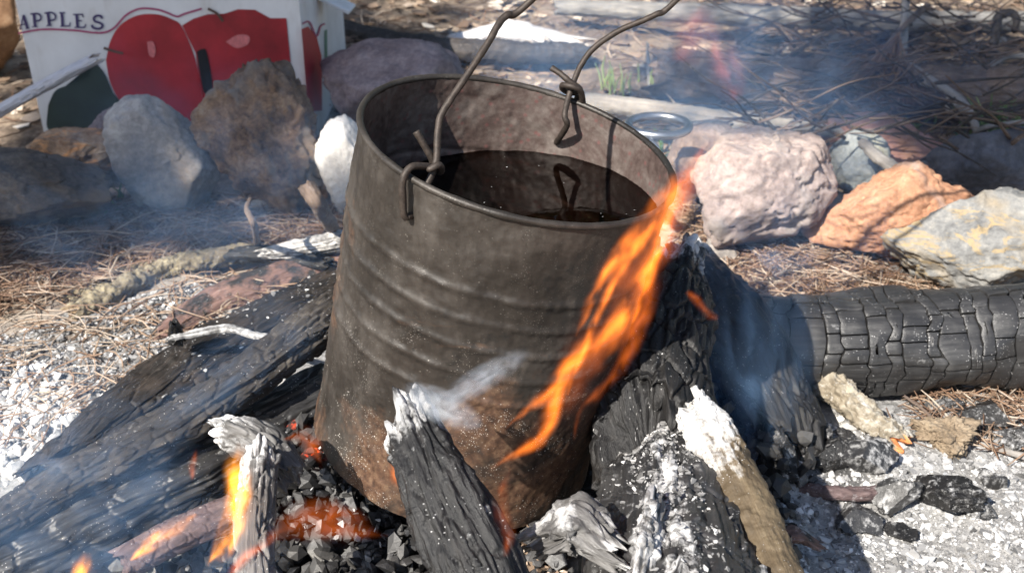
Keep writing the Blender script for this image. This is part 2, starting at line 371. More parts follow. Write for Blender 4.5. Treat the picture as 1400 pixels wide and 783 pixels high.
NEEDM = mat_pieces('dry_needle', [(0, (.09, .048, .028)), (.4, (.22, .13, .08)), (.75, (.34, .24, .165)), (1, (.48, .40, .32))], .7)
LITM = mat_pieces('leaf_litter', [(0, (.035, .025, .018)), (.35, (.13, .085, .055)), (.65, (.32, .23, .16)), (.88, (.52, .43, .34)), (1, (.72, .66, .58))], .8)

def scat(name, label, cat, xy, size, mat, geo='chips', flat=.3, tilt=.6, lift=.3, rnd=None, extra_z=None):
    n = len(xy); z = gz(xy[:, 0], xy[:, 1]) + size * lift + (0 if extra_z is None else extra_z)
    pos = np.column_stack([xy, z]); sz = np.stack([size, size * RNG.uniform(.5, 1, n), size * flat], 1)
    v, f = chips_geo(n) if geo == 'chips' else lumps_geo(n)
    return tag(link(name, piece_mesh(name, v, f, pos, sz, rotmats(n, tilt), mat, False, rnd)), label, cat, kind='stuff')
def lsize(n, lo, hi): return np.exp(RNG.uniform(math.log(lo), math.log(hi), n))

right_ash = [(1040, 600), (1400, 540), (1480, 800), (1000, 830)]
left_ash = [(-60, 480), (180, 420), (400, 360), (420, 420), (180, 560), (60, 640), (-80, 660)]
fire_bed = [(330, 560), (700, 480), (1000, 420), (1120, 600), (1060, 800), (560, 820), (250, 800), (120, 720)]
scat('ash_crumbs', 'grey and white ash crumbs covering the ground right of the fire', 'ash', in_poly_px(11000, right_ash), lsize(11000, .0004, .0016) * RNG.choice([1, 1, 1, 1, 1, 1, 1, 1, 3.0], 11000), ASHM, 'lumps', .5, 3.1, -.1, rnd=RNG.beta(2.6, 2.0, 11000))
scat('ash_flakes', 'broad pale ash flakes on the ground right of the fire', 'ash', in_poly_px(900, right_ash), lsize(900, .002, .0065), ASHM, 'chips', .22, .5, .0, rnd=RNG.beta(2.6, 1.5, 900))
scat('ash_flakes', 'pale grey ash flakes spread left of the charred logs', 'ash', in_poly_px(12000, left_ash), lsize(12000, .0007, .0040), ASHM, 'chips', .35, .9, .1, rnd=RNG.beta(1.7, 1.8, 12000))
wp = in_poly_px(900, [(-60, 520), (60, 500), (110, 560), (120, 640), (40, 680), (-90, 690)])
scat('white_ash_clumps', 'bright white ash clumps by the lower end of the left log', 'ash', wp, lsize(900, .0015, .007), WASHM, 'lumps', .6, 3.1)

# ------------------------------------------------------------------ the tin can
RIMC = U(.0035, .5185, .2405); AX = U(.2209, -.0242, .975); AX /= np.linalg.norm(AX); BASEC = RIMC - AX * .1815 + U(.0035, 0, 0)
E1 = np.cross(AX, [0, 1, 0]); E1 = -E1 if E1[0] < 0 else E1; E1 /= np.linalg.norm(E1); E2 = np.cross(AX, E1); E2 = E2 if E2[1] > 0 else -E2
CR = .0772
def canp(phi, t, r):
    phi = np.atleast_1d(np.asarray(phi, float)); t = np.atleast_1d(np.asarray(t, float)) + 0 * phi; r = np.atleast_1d(np.asarray(r, float)) + 0 * phi
    oval = 1 + .007 * np.cos(2 * (phi - 2.7)) * (1 - t)                # rim slightly out of round
    c = RIMC * (1 - t)[:, None] + BASEC * t[:, None]
    return c + (np.cos(phi) * r * oval)[:, None] * E1 + (np.sin(phi) * r * oval)[:, None] * E2
BEADS = [.235, .315, .395, .475, .555]
def can_profile(phi, t):
    d = 0 * t
    for b in BEADS: d = d + .0010 * np.exp(-((t - b) / .0120) ** 2)
    q = np.stack([np.cos(phi) * 2, np.sin(phi) * 2, t * 3], 1)
    d = d + .0010 * fbm(q * 1.3, 3, 71) * np.minimum(1, t * 6) + .00030 * fbm(q * 14, 3, 75) + .0012 * np.minimum(0, fbm(q * 2.6 + 4, 2, 77) + .25)
    d = d + .0016 * sstep(.90, .99, t) - .002 * np.exp(-((t - .78) / .08) ** 2 - ((np.cos(phi - 4.1) - 1) * 6) ** 2)
    return d
CAN = empty('tin_can', tuple(BASEC)); tag(CAN, 'tall sooty tin can full of water, leaning over the fire', 'can')
nu, nv = 240, 420
tt, pp = np.meshgrid(np.linspace(0.004, 1, nu), np.linspace(0, 2 * math.pi, nv, endpoint=False), indexing='ij'); tf, pf = tt.ravel(), pp.ravel()
def gridq(nu, nv, flip=False):
    j = np.arange(nv); a = (np.arange(nu - 1)[:, None] * nv + j).ravel(); b = (np.arange(nu - 1)[:, None] * nv + (j + 1) % nv).ravel()
    q = np.stack([a, b, b + nv, a + nv], 1); return q[:, ::-1] if flip else q
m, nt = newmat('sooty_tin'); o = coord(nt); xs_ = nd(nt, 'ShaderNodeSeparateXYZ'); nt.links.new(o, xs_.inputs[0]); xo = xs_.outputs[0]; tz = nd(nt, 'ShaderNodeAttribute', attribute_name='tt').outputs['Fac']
n1 = noise(nt, o, 26, 6, .65, .5); n2 = noise(nt, o, 210, 7, .7); n3 = noise(nt, coord(nt, 'Object', (1, 1, .25)), 90, 6, .7)
base = ramp(nt, math_(nt, 'ADD', math_(nt, 'MULTIPLY', n1, .6), math_(nt, 'MULTIPLY', n3, .4)), [(.36, (.017, .014, .0115)), (.5, (.036, .030, .025)), (.64, (.072, .062, .053))])
soot_shade = ramp(nt, math_(nt, 'ADD', math_(nt, 'ADD', math_(nt, 'MULTIPLY', noise(nt, o, 17, 5, .6), .55), math_(nt, 'MULTIPLY', n2, .45)), math_(nt, 'ADD', math_(nt, 'MULTIPLY', math_(nt, 'SUBTRACT', tz, .5), .22), math_(nt, 'MULTIPLY', math_(nt, 'SUBTRACT', xo, .03), 2.2))), [(.49, 0), (.58, 1)])  # soot blotches, with shade painted in toward the right side and base
c = mixc(nt, math_(nt, 'MULTIPLY', soot_shade, .85), base, (.016, .015, .014))
rust = ramp(nt, math_(nt, 'ADD', noise(nt, o, 13, 6, .65, .6), math_(nt, 'MULTIPLY', math_(nt, 'SUBTRACT', tz, .55), .22)), [(.52, 0), (.64, 1)])
rc = ramp(nt, n2, [(.35, (.05, .022, .012)), (.5, (.15, .075, .042)), (.66, (.28, .17, .10))])
c = mixc(nt, math_(nt, 'MULTIPLY', rust, .6), c, rc)
dustv = ramp(nt, math_(nt, 'ADD', math_(nt, 'MULTIPLY', noise(nt, o, 9, 4, .6), .8), math_(nt, 'MULTIPLY', tz, .3)), [(.5, .15), (.66, 1)])
sp1 = math_(nt, 'MULTIPLY', ramp(nt, vor(nt, o, 460), [(.13, 1), (.2, 0)]), ramp(nt, noise(nt, o, 150, 3), [(.52, 0), (.66, 1)]))
sp2 = math_(nt, 'MULTIPLY', ramp(nt, vor(nt, o, 900), [(.16, 1), (.24, 0)]), ramp(nt, noise(nt, o, 60, 3), [(.50, 0), (.62, 1)]))
c = mixc(nt, math_(nt, 'MULTIPLY', math_(nt, 'MAXIMUM', sp1, sp2), dustv), c, (.60, .56, .50))
finish(nt, c, ramp(nt, n1, [(.3, .42), (.7, .62)]), bump(nt, math_(nt, 'ADD', n2, math_(nt, 'MULTIPLY', n1, .5)), .35, .0009), .25, .5); TIN = m
m, nt = newmat('rusty_tin_inside'); o = coord(nt)
n1 = noise(nt, o, 42, 7, .7, .4); n2 = noise(nt, o, 240, 6, .7)
c = ramp(nt, math_(nt, 'ADD', math_(nt, 'MULTIPLY', n1, .7), math_(nt, 'MULTIPLY', n2, .3)), [(.34, (.040, .026, .023)), (.46, (.085, .060, .052)), (.56, (.125, .10, .088)), (.7, (.20, .17, .15))])
c = mixc(nt, ramp(nt, vor(nt, o, 190, 'F1'), [(.1, .8), (.3, 0)]), c, (.14, .065, .06))
finish(nt, c, .5, bump(nt, n2, .3, .0008), .2); TIN_IN = m
ro = canp(pf, tf, CR + can_profile(pf, tf))
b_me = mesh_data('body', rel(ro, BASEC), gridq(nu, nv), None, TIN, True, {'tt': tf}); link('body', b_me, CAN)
ri = canp(pf, tf, CR - .0011 + can_profile(pf, tf))
link('inner_wall', mesh_data('inner_wall', rel(ri, BASEC), gridq(nu, nv, True), None, TIN_IN), CAN)
# base plate
bp = canp(np.linspace(0, 2 * math.pi, 96, endpoint=False), .985, CR - .0008); bp = np.vstack([bp, bp.mean(0)]); k = np.arange(96)
link('base', mesh_data('base', rel(bp, BASEC), None, np.stack([np.full(96, 96), k, (k + 1) % 96], 1), TIN_IN), CAN)
# rolled rim
ph = np.linspace(0, 2 * math.pi, 320, endpoint=False); rc_ = canp(ph, 0, CR + .0003)
a = np.linspace(0, 2 * math.pi, 12, endpoint=False); rad_dir = canp(ph, 0, 1.0) - canp(ph, 0, 0.0)
rv = (rc_[:, None] + (.0017 + .00018 * fbm(np.stack([np.cos(ph) * 9, np.sin(ph) * 9, ph * 0], 1), 3)[:, None, None]) * (np.cos(a)[None, :, None] * rad_dir[:, None] + np.sin(a)[None, :, None] * AX)).reshape(-1, 3)
q = gridq(321, 12); q = q % (320 * 12)
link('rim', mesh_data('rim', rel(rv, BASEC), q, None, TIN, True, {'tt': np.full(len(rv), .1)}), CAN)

# water inside: level surface that meets the leaning wall
WZ = .2035
ph = np.linspace(0, 2 * math.pi, 256, endpoint=False)
tl = np.linspace(0, 1, 60); zz = np.stack([canp(ph, t, CR - .0014)[:, 2] for t in tl], 1)
tw = np.array([np.interp(-WZ, -zz[i], tl) for i in range(256)])
edge = canp(ph, tw, CR - .0014 + can_profile(ph, tw)); edge[:, 2] = WZ
cen = edge.mean(0); rings = [cen + (edge - cen) * f for f in np.linspace(0.02, 1, 40)]
wv = np.vstack(rings); fr = np.repeat(np.linspace(.02, 1, 40), 256)
e0, e1_, e2_ = wv[0], wv[1], wv[256]; WFLIP = bool(np.cross(e1_ - e0, e2_ - e0)[2] < 0)
wv[:, 2] += .0007 * sstep(.965, 1, fr)                                # meniscus
m, nt = newmat('tea_coloured_water'); o = coord(nt)
fr_ = nd(nt, 'ShaderNodeFresnel'); fr_.inputs[0].default_value = 1.33
nb = bump(nt, noise(nt, o, 55, 3, .5), .05, .002); nt.links.new(nb, fr_.inputs['Normal'])
gl = nd(nt, 'ShaderNodeBsdfGlossy'); gl.inputs['Roughness'].default_value = .03; nt.links.new(nb, gl.inputs['Normal'])
tr = nd(nt, 'ShaderNodeBsdfTransparent'); tr.inputs[0].default_value = (.20, .15, .125, 1)
mx = nd(nt, 'ShaderNodeMixShader'); nt.links.new(fr_.outputs[0], mx.inputs[0]); nt.links.new(tr.outputs[0], mx.inputs[1]); nt.links.new(gl.outputs[0], mx.inputs[2])
oo = nd(nt, 'ShaderNodeOutputMaterial'); nt.links.new(mx.outputs[0], oo.inputs[0])
W_ = link('water', mesh_data('water', rel(wv, cen), gridq(40, 256, WFLIP), None, m), None, tuple(cen)); tag(W_, 'dark tea coloured water filling the tin can', 'water')
nfl = 34; aa_ = RNG.uniform(0, 6.28, nfl); rr_ = np.sqrt(RNG.uniform(0, .86, nfl)); k = (aa_ / 6.2832 * 256).astype(int) % 256
fp = cen + (edge[k] - cen) * rr_[:, None]; fp[:, 2] = WZ + .0004; szz = lsize(nfl, .0003, .0009)
v, f = chips_geo(nfl)
tag(link('floating_ash', piece_mesh('floating_ash', v, f, fp, np.stack([szz, szz * .7, szz * .25], 1), rotmats(nfl, .1), ASHM)), 'tiny ash flecks floating on the water in the can', 'ash', kind='stuff')

# wire handle
WIRE = mat_simple('rusty_wire', (.040, .030, .024), .6, .35, .5, 420, .4, .0006)
def phi_of(px, py, t=0.0):
    best = None
    for phi in np.linspace(0, 2 * math.pi, 721):
        p = canp(phi, t, CR)[0]; d = p - CAM; z = d @ FW; x = 700 + FPX * (d @ RT) / z; y = 391.5 - FPX * (d @ UP) / z
        e = (x - px) ** 2 + (y - py) ** 2
        if best is None or e < best[0]: best = (e, phi)
    return best[1]
def onrim(phi, t, dr): return canp(phi, t, CR + dr)[0]
def dep(p): return (p - CAM) @ FW
h1 = phi_of(570, 250); h2 = phi_of(779, 134)
pa = onrim(h1, .10, -.001); d1 = dep(onrim(h1, 0, -.004)); d2 = dep(onrim(h2, 0, -.004))
handle = empty('handle', tuple(BASEC)); handle.parent = CAN; handle.location = (0, 0, 0)
def wire(name, pts, r=.00165, nu=90, parent=handle):
    P, q, t, at = tube(pts, [r], nu, 12, disp=lambda g, th, S_, R, L: .00012 * fbm(g * 300, 3, 3), jag=0, cap=2)
    return link(name, mesh_data(name, rel(P, BASEC), q, t, WIRE), parent)
top1 = D(727, 0, d1 + .015); top2 = D(925, 0, d2 - .01)
arch = [top1, top1 + U(.055, .012, .055), (top1 + top2) / 2 + U(.085, .0, .105), top2 + U(.045, -.005, .055), top2]
wire('bail_wire', [onrim(h1, .095, .003), onrim(h1, .090, -.004), onrim(h1, .03, -.006), D(585, 250, d1 + .005), D(596, 222, d1 + .004), D(599, 178, d1 + .004), D(606, 152, d1 + .004), D(640, 101, d1 + .006), D(669, 56, d1 + .009), D(680, 36, d1 + .011), D(692, 22, d1 + .013)] + arch + [D(895, 21, d2 - .008), D(845, 43, d2 - .005), D(811, 67, d2 - .003), D(794, 90, d2 - .002), D(784, 113, d2 - .003), D(776, 138, d2 - .004), D(772, 158, d2 - .006), D(775, 172, d2 - .003), onrim(h2, .135, -.003), onrim(h2, .135, .004)], nu=340)
wire('front_twist', [onrim(h1, .098, .003), onrim(h1 - .01, .085, .0045), onrim(h1 - .03, .045, .005), onrim(h1 - .05, .0, .005), onrim(h1 - .05, -.03, .001), onrim(h1 - .02, -.025, -.008), D(588, 231, d1 + .0), D(600, 226, d1 + .001), D(603, 234, d1 + .006), D(594, 232, d1 + .009), D(590, 216, d1 + .006), D(579, 197, d1 + .003), D(569, 180, d1 + .001)], nu=150)
wire('back_twist', [onrim(h2, .135, .003), onrim(h2, .10, .005), onrim(h2 - .03, .04, .005), onrim(h2 - .05, -.02, .004), D(797, 140, d2 + .002), D(793, 124, d2 - .006), D(780, 118, d2 - .008), D(769, 117, d2 - .004), D(772, 124, d2 + .002), D(786, 127, d2 + .002), D(793, 122, d2 - .004), D(778, 111, d2 - .007), D(766, 101, d2 - .006), D(754, 93, d2 - .005)], nu=150)

# ------------------------------------------------------------------ logs and sticks
def char_disp(crack=.0022, cell=.014, seed=0, lump=.10, grain=.0012, asp=.45, gf=420):
    def f(g, th, S_, R, L):
        n = np.stack([np.cos(th) * .03, np.sin(th) * .03, S_], 1)
        q = np.stack([g[:, 0], g[:, 1], g[:, 2] * asp], 1) / cell
        q = q + .35 * np.stack([fbm(n * 55, 2, seed + 1), fbm(n * 55, 2, seed + 2), fbm(n * 55, 2, seed + 3)], 1)
        d, c_ = voro(q, seed)
        r = R * lump * fbm(n * 28, 3, seed + 5) + crack * .55 * (c_ - .5) - crack * (1 - sstep(0.0, .17, d))
        return r + grain * fbm(g * np.array([gf, gf, gf * .06]), 4, seed + 9)
    return f
def bark_disp(seed=0, lump=.12, fine=.0010, knots=()):
    def f(g, th, S_, R, L):
        n = np.stack([np.cos(th) * .02, np.sin(th) * .02, S_], 1)
        r = R * lump * fbm(n * 45, 3, seed) + fine * fbm(g * 260, 4, seed + 4)
        for (s, a, h) in knots: r = r + R * h * np.exp(-((S_ / L - s) * L / (R + 1e-6)) ** 2 * 1.5 - (1 - np.cos(th - a)) * 3)
        return r
    return f
def make_log(name, label, cat, pts, radii, mat, disp=None, ash=None, nu=160, nv=120, flat=1.0, jag=.2, seed=0, crust=0.0, group=None, parent=None, upv=(0, 0, 1), smooth=True):
    P, q, t, at = tube(pts, radii, nu, nv, flat, disp, jag, seed, upv)
    N = vnormals(P, q, t)
    av = np.zeros(len(P)) if ash is None else np.clip(ash(P, N, at['su'], at['guv']), -1, 1.5)
    if crust > 0:
        k = sstep(.3, .8, av + .5 * fbm(P * 180, 3, seed + 50)); P = P + N * (k * (crust + crust * .8 * fbm(P * 320, 3, seed + 60)))[:, None]
    at['ash'] = av
    base = P.mean(0).copy(); base[2] = P[:, 2].min()
    o_ = link(name, mesh_data(name, rel(P, base), q, t, mat, smooth, at), parent, tuple(base) if parent is None else tuple(base - np.array(parent.location)))
    if parent is None: tag(o_, label, cat, group)
    o_['_p'] = 0; del o_['_p']
    return o_, P, N
def on_top(P, N, n, size, mat, name, label, rnd=None, flat=.35, zmin=.35, sel=None, parent=None, geo='chips', tilt=.5):
    k = np.where((N[:, 2] > zmin) & (True if sel is None else sel))[0]; k = RNG.choice(k, n); s = size
    pos = P[k] + N[k] * (s * flat * .4)[:, None]; v, f = chips_geo(n) if geo == 'chips' else lumps_geo(n)
    if parent is not None: pos = pos - np.array(parent.location)
    me = piece_mesh(name, v, f, pos, np.stack([s, s * RNG.uniform(.3, .8, n), s * flat], 1), rotmats(n, tilt), mat, False, rnd)
    o_ = link(name, me, parent); o_['kind'] = 'stuff'
    if parent is None: tag(o_, label, 'ash')
    return o_
up_ash = lambda k, b: (lambda P, N, su, g: k * np.maximum(N[:, 2], 0) + b)

# left: split log, charred
o_, P, N = make_log('charred_log', 'broad split log charred black, left of the can under a rounded branch', 'log',
    [G(88, 632, .024), G(190, 556, .028), G(310, 478, .033), G(470, 400, .038)], [.020, .025, .027, .027], CHARB, char_disp(.0017, .0105, 11, .10, .0017, .22), lambda P, N, su, g: -.02 + .15 * np.maximum(N[:, 2], 0) * (su > .55) + .12 * fbm(P * 30, 3, 3), 330, 260, .62, .5, 3)
on_top(P, N, 110, lsize(110, .0010, .0040), ASHM, 'ash_fleck', '', parent=o_, sel=P[:, 0] > -.22)
# left: rounded branch lying over it
o_, P, N = make_log('charred_branch', 'long rounded charred branch with grey brown skin sloping up to the can', 'branch',
    [G(-90, 770, .050), G(90, 664, .058), G(250, 574, .072), G(370, 494, .084), G(462, 425, .090)], [.012, .0135, .014, .0145, .014], GREYC, char_disp(.0013, .007, 23, .14, .0016, .5), lambda P, N, su, g: .0 + .12 * np.maximum(N[:, 2], 0) + .1 * fbm(P * 40, 3, 4), 330, 120, .9, .3, 4)
o_, P, N = make_log('charred_log', 'blocky charred log with grey ash squares beneath the rounded branch', 'log',
    [G(-60, 800, .030), G(120, 715, .034), G(280, 640, .036), G(450, 545, .042)], [.021, .024, .024, .022], CHARS, char_disp(.0013, .011, 37, .10, .0018, .4), lambda P, N, su, g: -.08 + .38 * np.exp(-((su - .48) / .13) ** 2) * np.maximum(N[:, 2], 0) + .15 * fbm(P * 45, 3, 8), 300, 170, .9, .3, 5)
o_, P, N = make_log('pink_barked_log', 'half burnt log with pinkish bark behind the broad charred log', 'log',
    [G(222, 458, .010), G(300, 412, .013), G(400, 375, .016), G(470, 355, .020)], [.010, .016, .017, .016], PINKW, char_disp(.0010, .016, 41, .08, .0008, .3), lambda P, N, su, g: .12 + 0 * su, 200, 120, .7, .4, 6)
o_, P, N = make_log('ashen_twig', 'thin white ash coated twig lying across the broad charred log', 'twig',
    [G(228, 463, .070), G(262, 457, .070), G(310, 449, .072), G(350, 458, .074), G(388, 462, .075)], [.0016, .0028, .0030, .0028, .0018], ASHW, bark_disp(51, .25, .0006), lambda P, N, su, g: .55 + 0 * su, 120, 28, .8, .5, 7)
make_log('charred_stub', 'short forked charred stub standing on the upper edge of the broad log', 'stub', [G(243, 466, .062), G(240, 452, .070), G(238, 440, .080)], [.005, .004, .0025], CHAR, char_disp(.0008, .006, 53, .2, .0006), None, 50, 30, 1, .6, 8, upv=(1, 0, 0))
# left: sticks behind
make_log('lichen_stick', 'knobbly brown stick with yellowish lichen bark resting on the pale ash', 'stick',
    [G(98, 432, .010), G(150, 405, .012), G(215, 370, .014), G(270, 356, .016), G(345, 344, .020)], [.0085, .0085, .0080, .0088, .0080], MOSSB, bark_disp(61, .16, .0013, [(.72, 1.2, .35), (.35, .3, .25)]), None, 220, 70, .95, .35, 9)
make_log('bark_slab', 'crumbling tan slab of bark behind the lichen stick', 'bark', [G(95, 420, .004), G(170, 385, .007), G(255, 352, .008)], [.010, .015, .008], MOSSB, bark_disp(64, .35, .0022), None, 160, 80, .5, .5, 10)
make_log('silver_ash_stick', 'silvery grey cracked stick coated in ash, touching the can', 'stick',
    [G(352, 346, .028), G(400, 342, .033), G(470, 330, .040)], [.005, .0095, .010], ASHW, char_disp(.0016, .010, 67, .12, .0010, .4), lambda P, N, su, g: .35 + .3 * N[:, 2], 150, 90, .75, .5, 11)
make_log('dark_stick', 'smooth dark scorched stick between lichen stick and silver stick', 'stick', [G(300, 350, .018), G(345, 348, .022), G(400, 352, .026), G(450, 362, .030)], [.006, .008, .008, .006], CHAR, char_disp(.0006, .010, 69, .1, .0005), lambda P, N, su, g: .2 + 0 * su, 110, 50, .9, .4, 12)
make_log('brown_stub', 'short dark brown stick stub poking up beside the can', 'stub', [G(458, 318, .026), D(438, 284, .80), D(418, 252, .795)], [.0050, .0056, .0058], DEADW, bark_disp(71, .12, .0006), None, 90, 40, 1, .25, 13, upv=(1, 0, 0))
make_log('grey_twig', 'thin bent grey twig standing before the rust coloured rock', 'twig', [G(352, 338, .01), D(348, 310, .83), D(338, 286, .84), D(342, 272, .85)], [.0028, .0024, .002, .0014], DEADW, bark_disp(72, .15, .0004), None, 60, 20, 1, .2, 14, upv=(1, 0, 0))
make_log('grey_stick', 'pale stick on the ground before the rust coloured rock', 'stick', [G(330, 282, .006), G(385, 276, .008), G(440, 262, .010)], [.004, .0055, .005], GREYT, bark_disp(73, .12, .0005), None, 80, 30, 1, .3, 15)
# foreground left
make_log('scorched_stick', 'purplish scorched stick at the bottom of the fire beside the tall flame', 'stick',
    [G(165, 772, .040), G(230, 738, .044), G(318, 700, .050)], [.0085, .0095, .0095], MAROON, char_disp(.0007, .007, 77, .08, .0005, .8), lambda P, N, su, g: .12 + .1 * N[:, 2], 150, 80, 1, .3, 16)
o_, P, N = make_log('white_ash_stick', 'burnt stick crusted with white ash, leaning by the tall flame', 'stick',
    [D(352, 800, .505), D(348, 742, .515), D(352, 680, .525), D(356, 620, .540)], [.0100, .0098, .0092, .0095], ASHW, char_disp(.0020, .010, 81, .14, .0010, .5), lambda P, N, su, g: -.10 + .62 * sstep(.25, .95, su) + .15 * N[:, 0] * -1, 160, 90, .9, .4, 17, crust=.0005, upv=(1, 0, 0))
o_, P, N = make_log('burnt_stick', 'rounded white ash knob on a burnt stick end above the tall flame', 'stick',
    [D(300, 588, .575), D(332, 594, .565), D(362, 612, .560), D(395, 650, .555)], [.0065, .0105, .0100, .0085], ASHW, char_disp(.0016, .010, 83, .2, .0010, .6), lambda P, N, su, g: .65 - 1.2 * su + .25 * N[:, 2], 130, 90, 1, .6, 18, crust=.0005, upv=(0, 0, 1))
# foreground: grey board chunk leaning on the can
o_, P, N = make_log('charred_wood_chunk', 'upright grey grained chunk of charred wood leaning on the front of the can', 'wood',
    [D(680, 850, .443), D(652, 775, .450), D(612, 690, .459), D(582, 622, .470), D(562, 572, .482)], [.0180, .0172, .0150, .0120, .0105], CHAR, char_disp(.0016, .0085, 87, .08, .0022, .07, 330), lambda P, N, su, g: .17 + .40 * sstep(.72, 1.0, su) + .10 * fbm(P * 60, 3, 6), 300, 170, .75, .7, 19, crust=.0008, upv=(.3, -1, .2))
# right foreground: big charred log
def ashH(P, N, su, g):
    ridge = np.exp(-((P[:, 0] - (.067 + .004 * fbm(P * 60, 2, 9))) / .011) ** 2)
    return .10 + .42 * ridge + .30 * np.exp(-((P[:, 0] - .106) / .008) ** 2) * np.maximum(N[:, 2] + .3, 0) + .26 * fbm(P * 45, 3, 7) + .18 * (su < .12)
HLOG, P, N = make_log('charred_log', 'thick charred log with a crumbly ash ridge in front of the can', 'log',
    [D(915, 668, .575), D(918, 715, .54), D(922, 795, .50), D(932, 930, .445)], [.028, .0385, .0415, .042], CHARS, char_disp(.0016, .022, 91, .06, .0013, .42), ashH, 300, 300, 1, .55, 20, crust=.0012)
sel = (np.abs(P[:, 0] - .069) < .015)
on_top(P, N, 520, lsize(520, .0005, .0026), ASHM, 'ash_crumb', '', parent=HLOG, sel=sel, rnd=RNG.beta(2.0, 2.6, 520), flat=.5, tilt=1.2)
on_top(P, N, 60, lsize(60, .0008, .0026), ASHM, 'ash_fleck', '', parent=HLOG)
o_, P, N = make_log('ash_covered_wood', 'ragged upright splinter of white ash on the thick charred log', 'wood', [D(876, 810, .440), D(888, 750, .455), D(894, 695, .472)], [.0088, .0085, .0060], ASHW, char_disp(.0022, .009, 95, .18, .0014, .3), lambda P, N, su, g: .5 + .15 * fbm(P * 70, 3, 2), 150, 80, .45, .8, 21, crust=.0014, upv=(0, -1, 0))
o_, P, N = make_log('ash_chunk', 'torn brown and white burnt bark at the foot of the can', 'bark', [D(745, 740, .475), D(790, 722, .472), D(822, 742, .465)], [.007, .0135, .008], ASHW, char_disp(.0022, .012, 97, .3, .0012, .6), lambda P, N, su, g: .35 + .3 * fbm(P * 60, 3, 12), 110, 80, .7, .8, 22, crust=.001)
o_, P, N = make_log('barked_branch', 'brown barked branch with thick white ash on its upper end', 'branch',
    [D(948, 560, .555), D(975, 600, .540), D(1010, 670, .515), D(1048, 750, .490), D(1090, 850, .460)], [.0085, .0115, .0120, .0112, .0108], BARKB, bark_disp(101, .08, .0006, [(.62, 2.0, .3)]), lambda P, N, su, g: .86 - 1.7 * np.maximum(su - .12, 0) - .50 * sstep(-.1, .8, N[:, 0]) * sstep(.1, .3, su), 260, 110, .95, .6, 23, crust=.0012, upv=(0, 0, 1))
make_log('splintered_chip', 'pinkish splintered wood chip beside the brown barked branch', 'wood chip', [G(1060, 742, .030), G(1085, 728, .034), G(1112, 742, .026)], [.004, .0075, .004], PINKW, char_disp(.0012, .008, 103, .2, .001, .25), lambda P, N, su, g: .25 + 0 * su, 80, 50, .5, .9, 24)
make_log('splinter', 'short upright splinter beside the brown barked branch', 'wood chip', [G(1066, 790, .012), D(1064, 745, .505), D(1060, 722, .515)], [.005, .0065, .003], ASHW, char_disp(.0012, .008, 104, .2, .001, .25), lambda P, N, su, g: .3 + 0 * su, 70, 50, .5, .9, 25, upv=(0, -1, 0))
# right, behind the can: dark log in the can's shadow
o_, P, N = make_log('charred_log', 'jet black log burning behind the can with a glowing ashy end', 'log',
    [D(915, 370, .685), D(905, 440, .655), D(895, 530, .62), D(890, 620, .585)], [.022, .029, .031, .030], CHAR, char_disp(.0028, .013, 107, .10, .0012, .6), lambda P, N, su, g: .02 + .55 * (1 - sstep(.02, .20, su)) + .1 * fbm(P * 40, 3, 7), 240, 220, 1, .5, 26, crust=.001)
make_log('charred_log', 'broad blue black log sloping away from the burning ashy end behind the can', 'log',
    [G(938, 366, .060), G(975, 420, .056), G(1022, 490, .046), G(1070, 590, .026)], [.021, .0295, .0305, .025], CHAR, char_disp(.0020, .016, 109, .10, .0010, .45), lambda P, N, su, g: -.02 + .50 * (1 - sstep(.02, .22, su)) * np.maximum(N[:, 2], 0) + .1 * fbm(P * 40, 3, 17), 220, 170, .95, .5, 27)
make_log('pale_branch', 'pale barked branch with a snapped orange end emerging from the shadow', 'branch',
    [G(1075, 470, .028), G(1120, 510, .026), G(1180, 565, .021), G(1232, 606, .015)], [.0100, .0105, .0098, .0075], BARK, bark_disp(113, .18, .0018, [(.93, .5, .5), (.45, 2, .25)]), lambda P, N, su, g: .2 + .2 * N[:, 2], 200, 100, 1, .5, 28)
make_log('scorched_stick', 'maroon scorched stick half sunk in the grey ash', 'stick',
    [G(1082, 664, .013), G(1120, 672, .015), G(1180, 675, .017), G(1215, 668, .017), G(1243, 668, .016)], [.0030, .0046, .0048, .0052, .0042], MAROON, bark_disp(117, .16, .0007, [(.86, 1, .35)]), lambda P, N, su, g: .30 + 0 * su, 150, 50, .85, .5, 29)
make_log('thin_twig', 'thin straight grey twig pointing to the tan dirt clod', 'twig', [G(1285, 588, .008), G(1340, 606, .008), G(1430, 632, .010)], [.0016, .0022, .0022], GREYT, bark_disp(119, .1, .0003), None, 80, 16, 1, .2, 30)
make_log('thin_twig', 'reddish thin twig slanting below the blocky charred log', 'twig', [G(1236, 541, .020), G(1265, 562, .016), G(1292, 592, .010)], [.0010, .0012, .0010], DEADW, bark_disp(120, .1, .0002), None, 50, 12, 1, .2, 31)
make_log('thin_twig', 'thin pale twig lying at the edge of the shade under the blocky log', 'twig', [G(1352, 592, .006), G(1385, 575, .01), G(1430, 556, .014)], [.0012, .0014, .0012], GREYT, bark_disp(121, .1, .0002), None, 50, 12, 1, .2, 32)

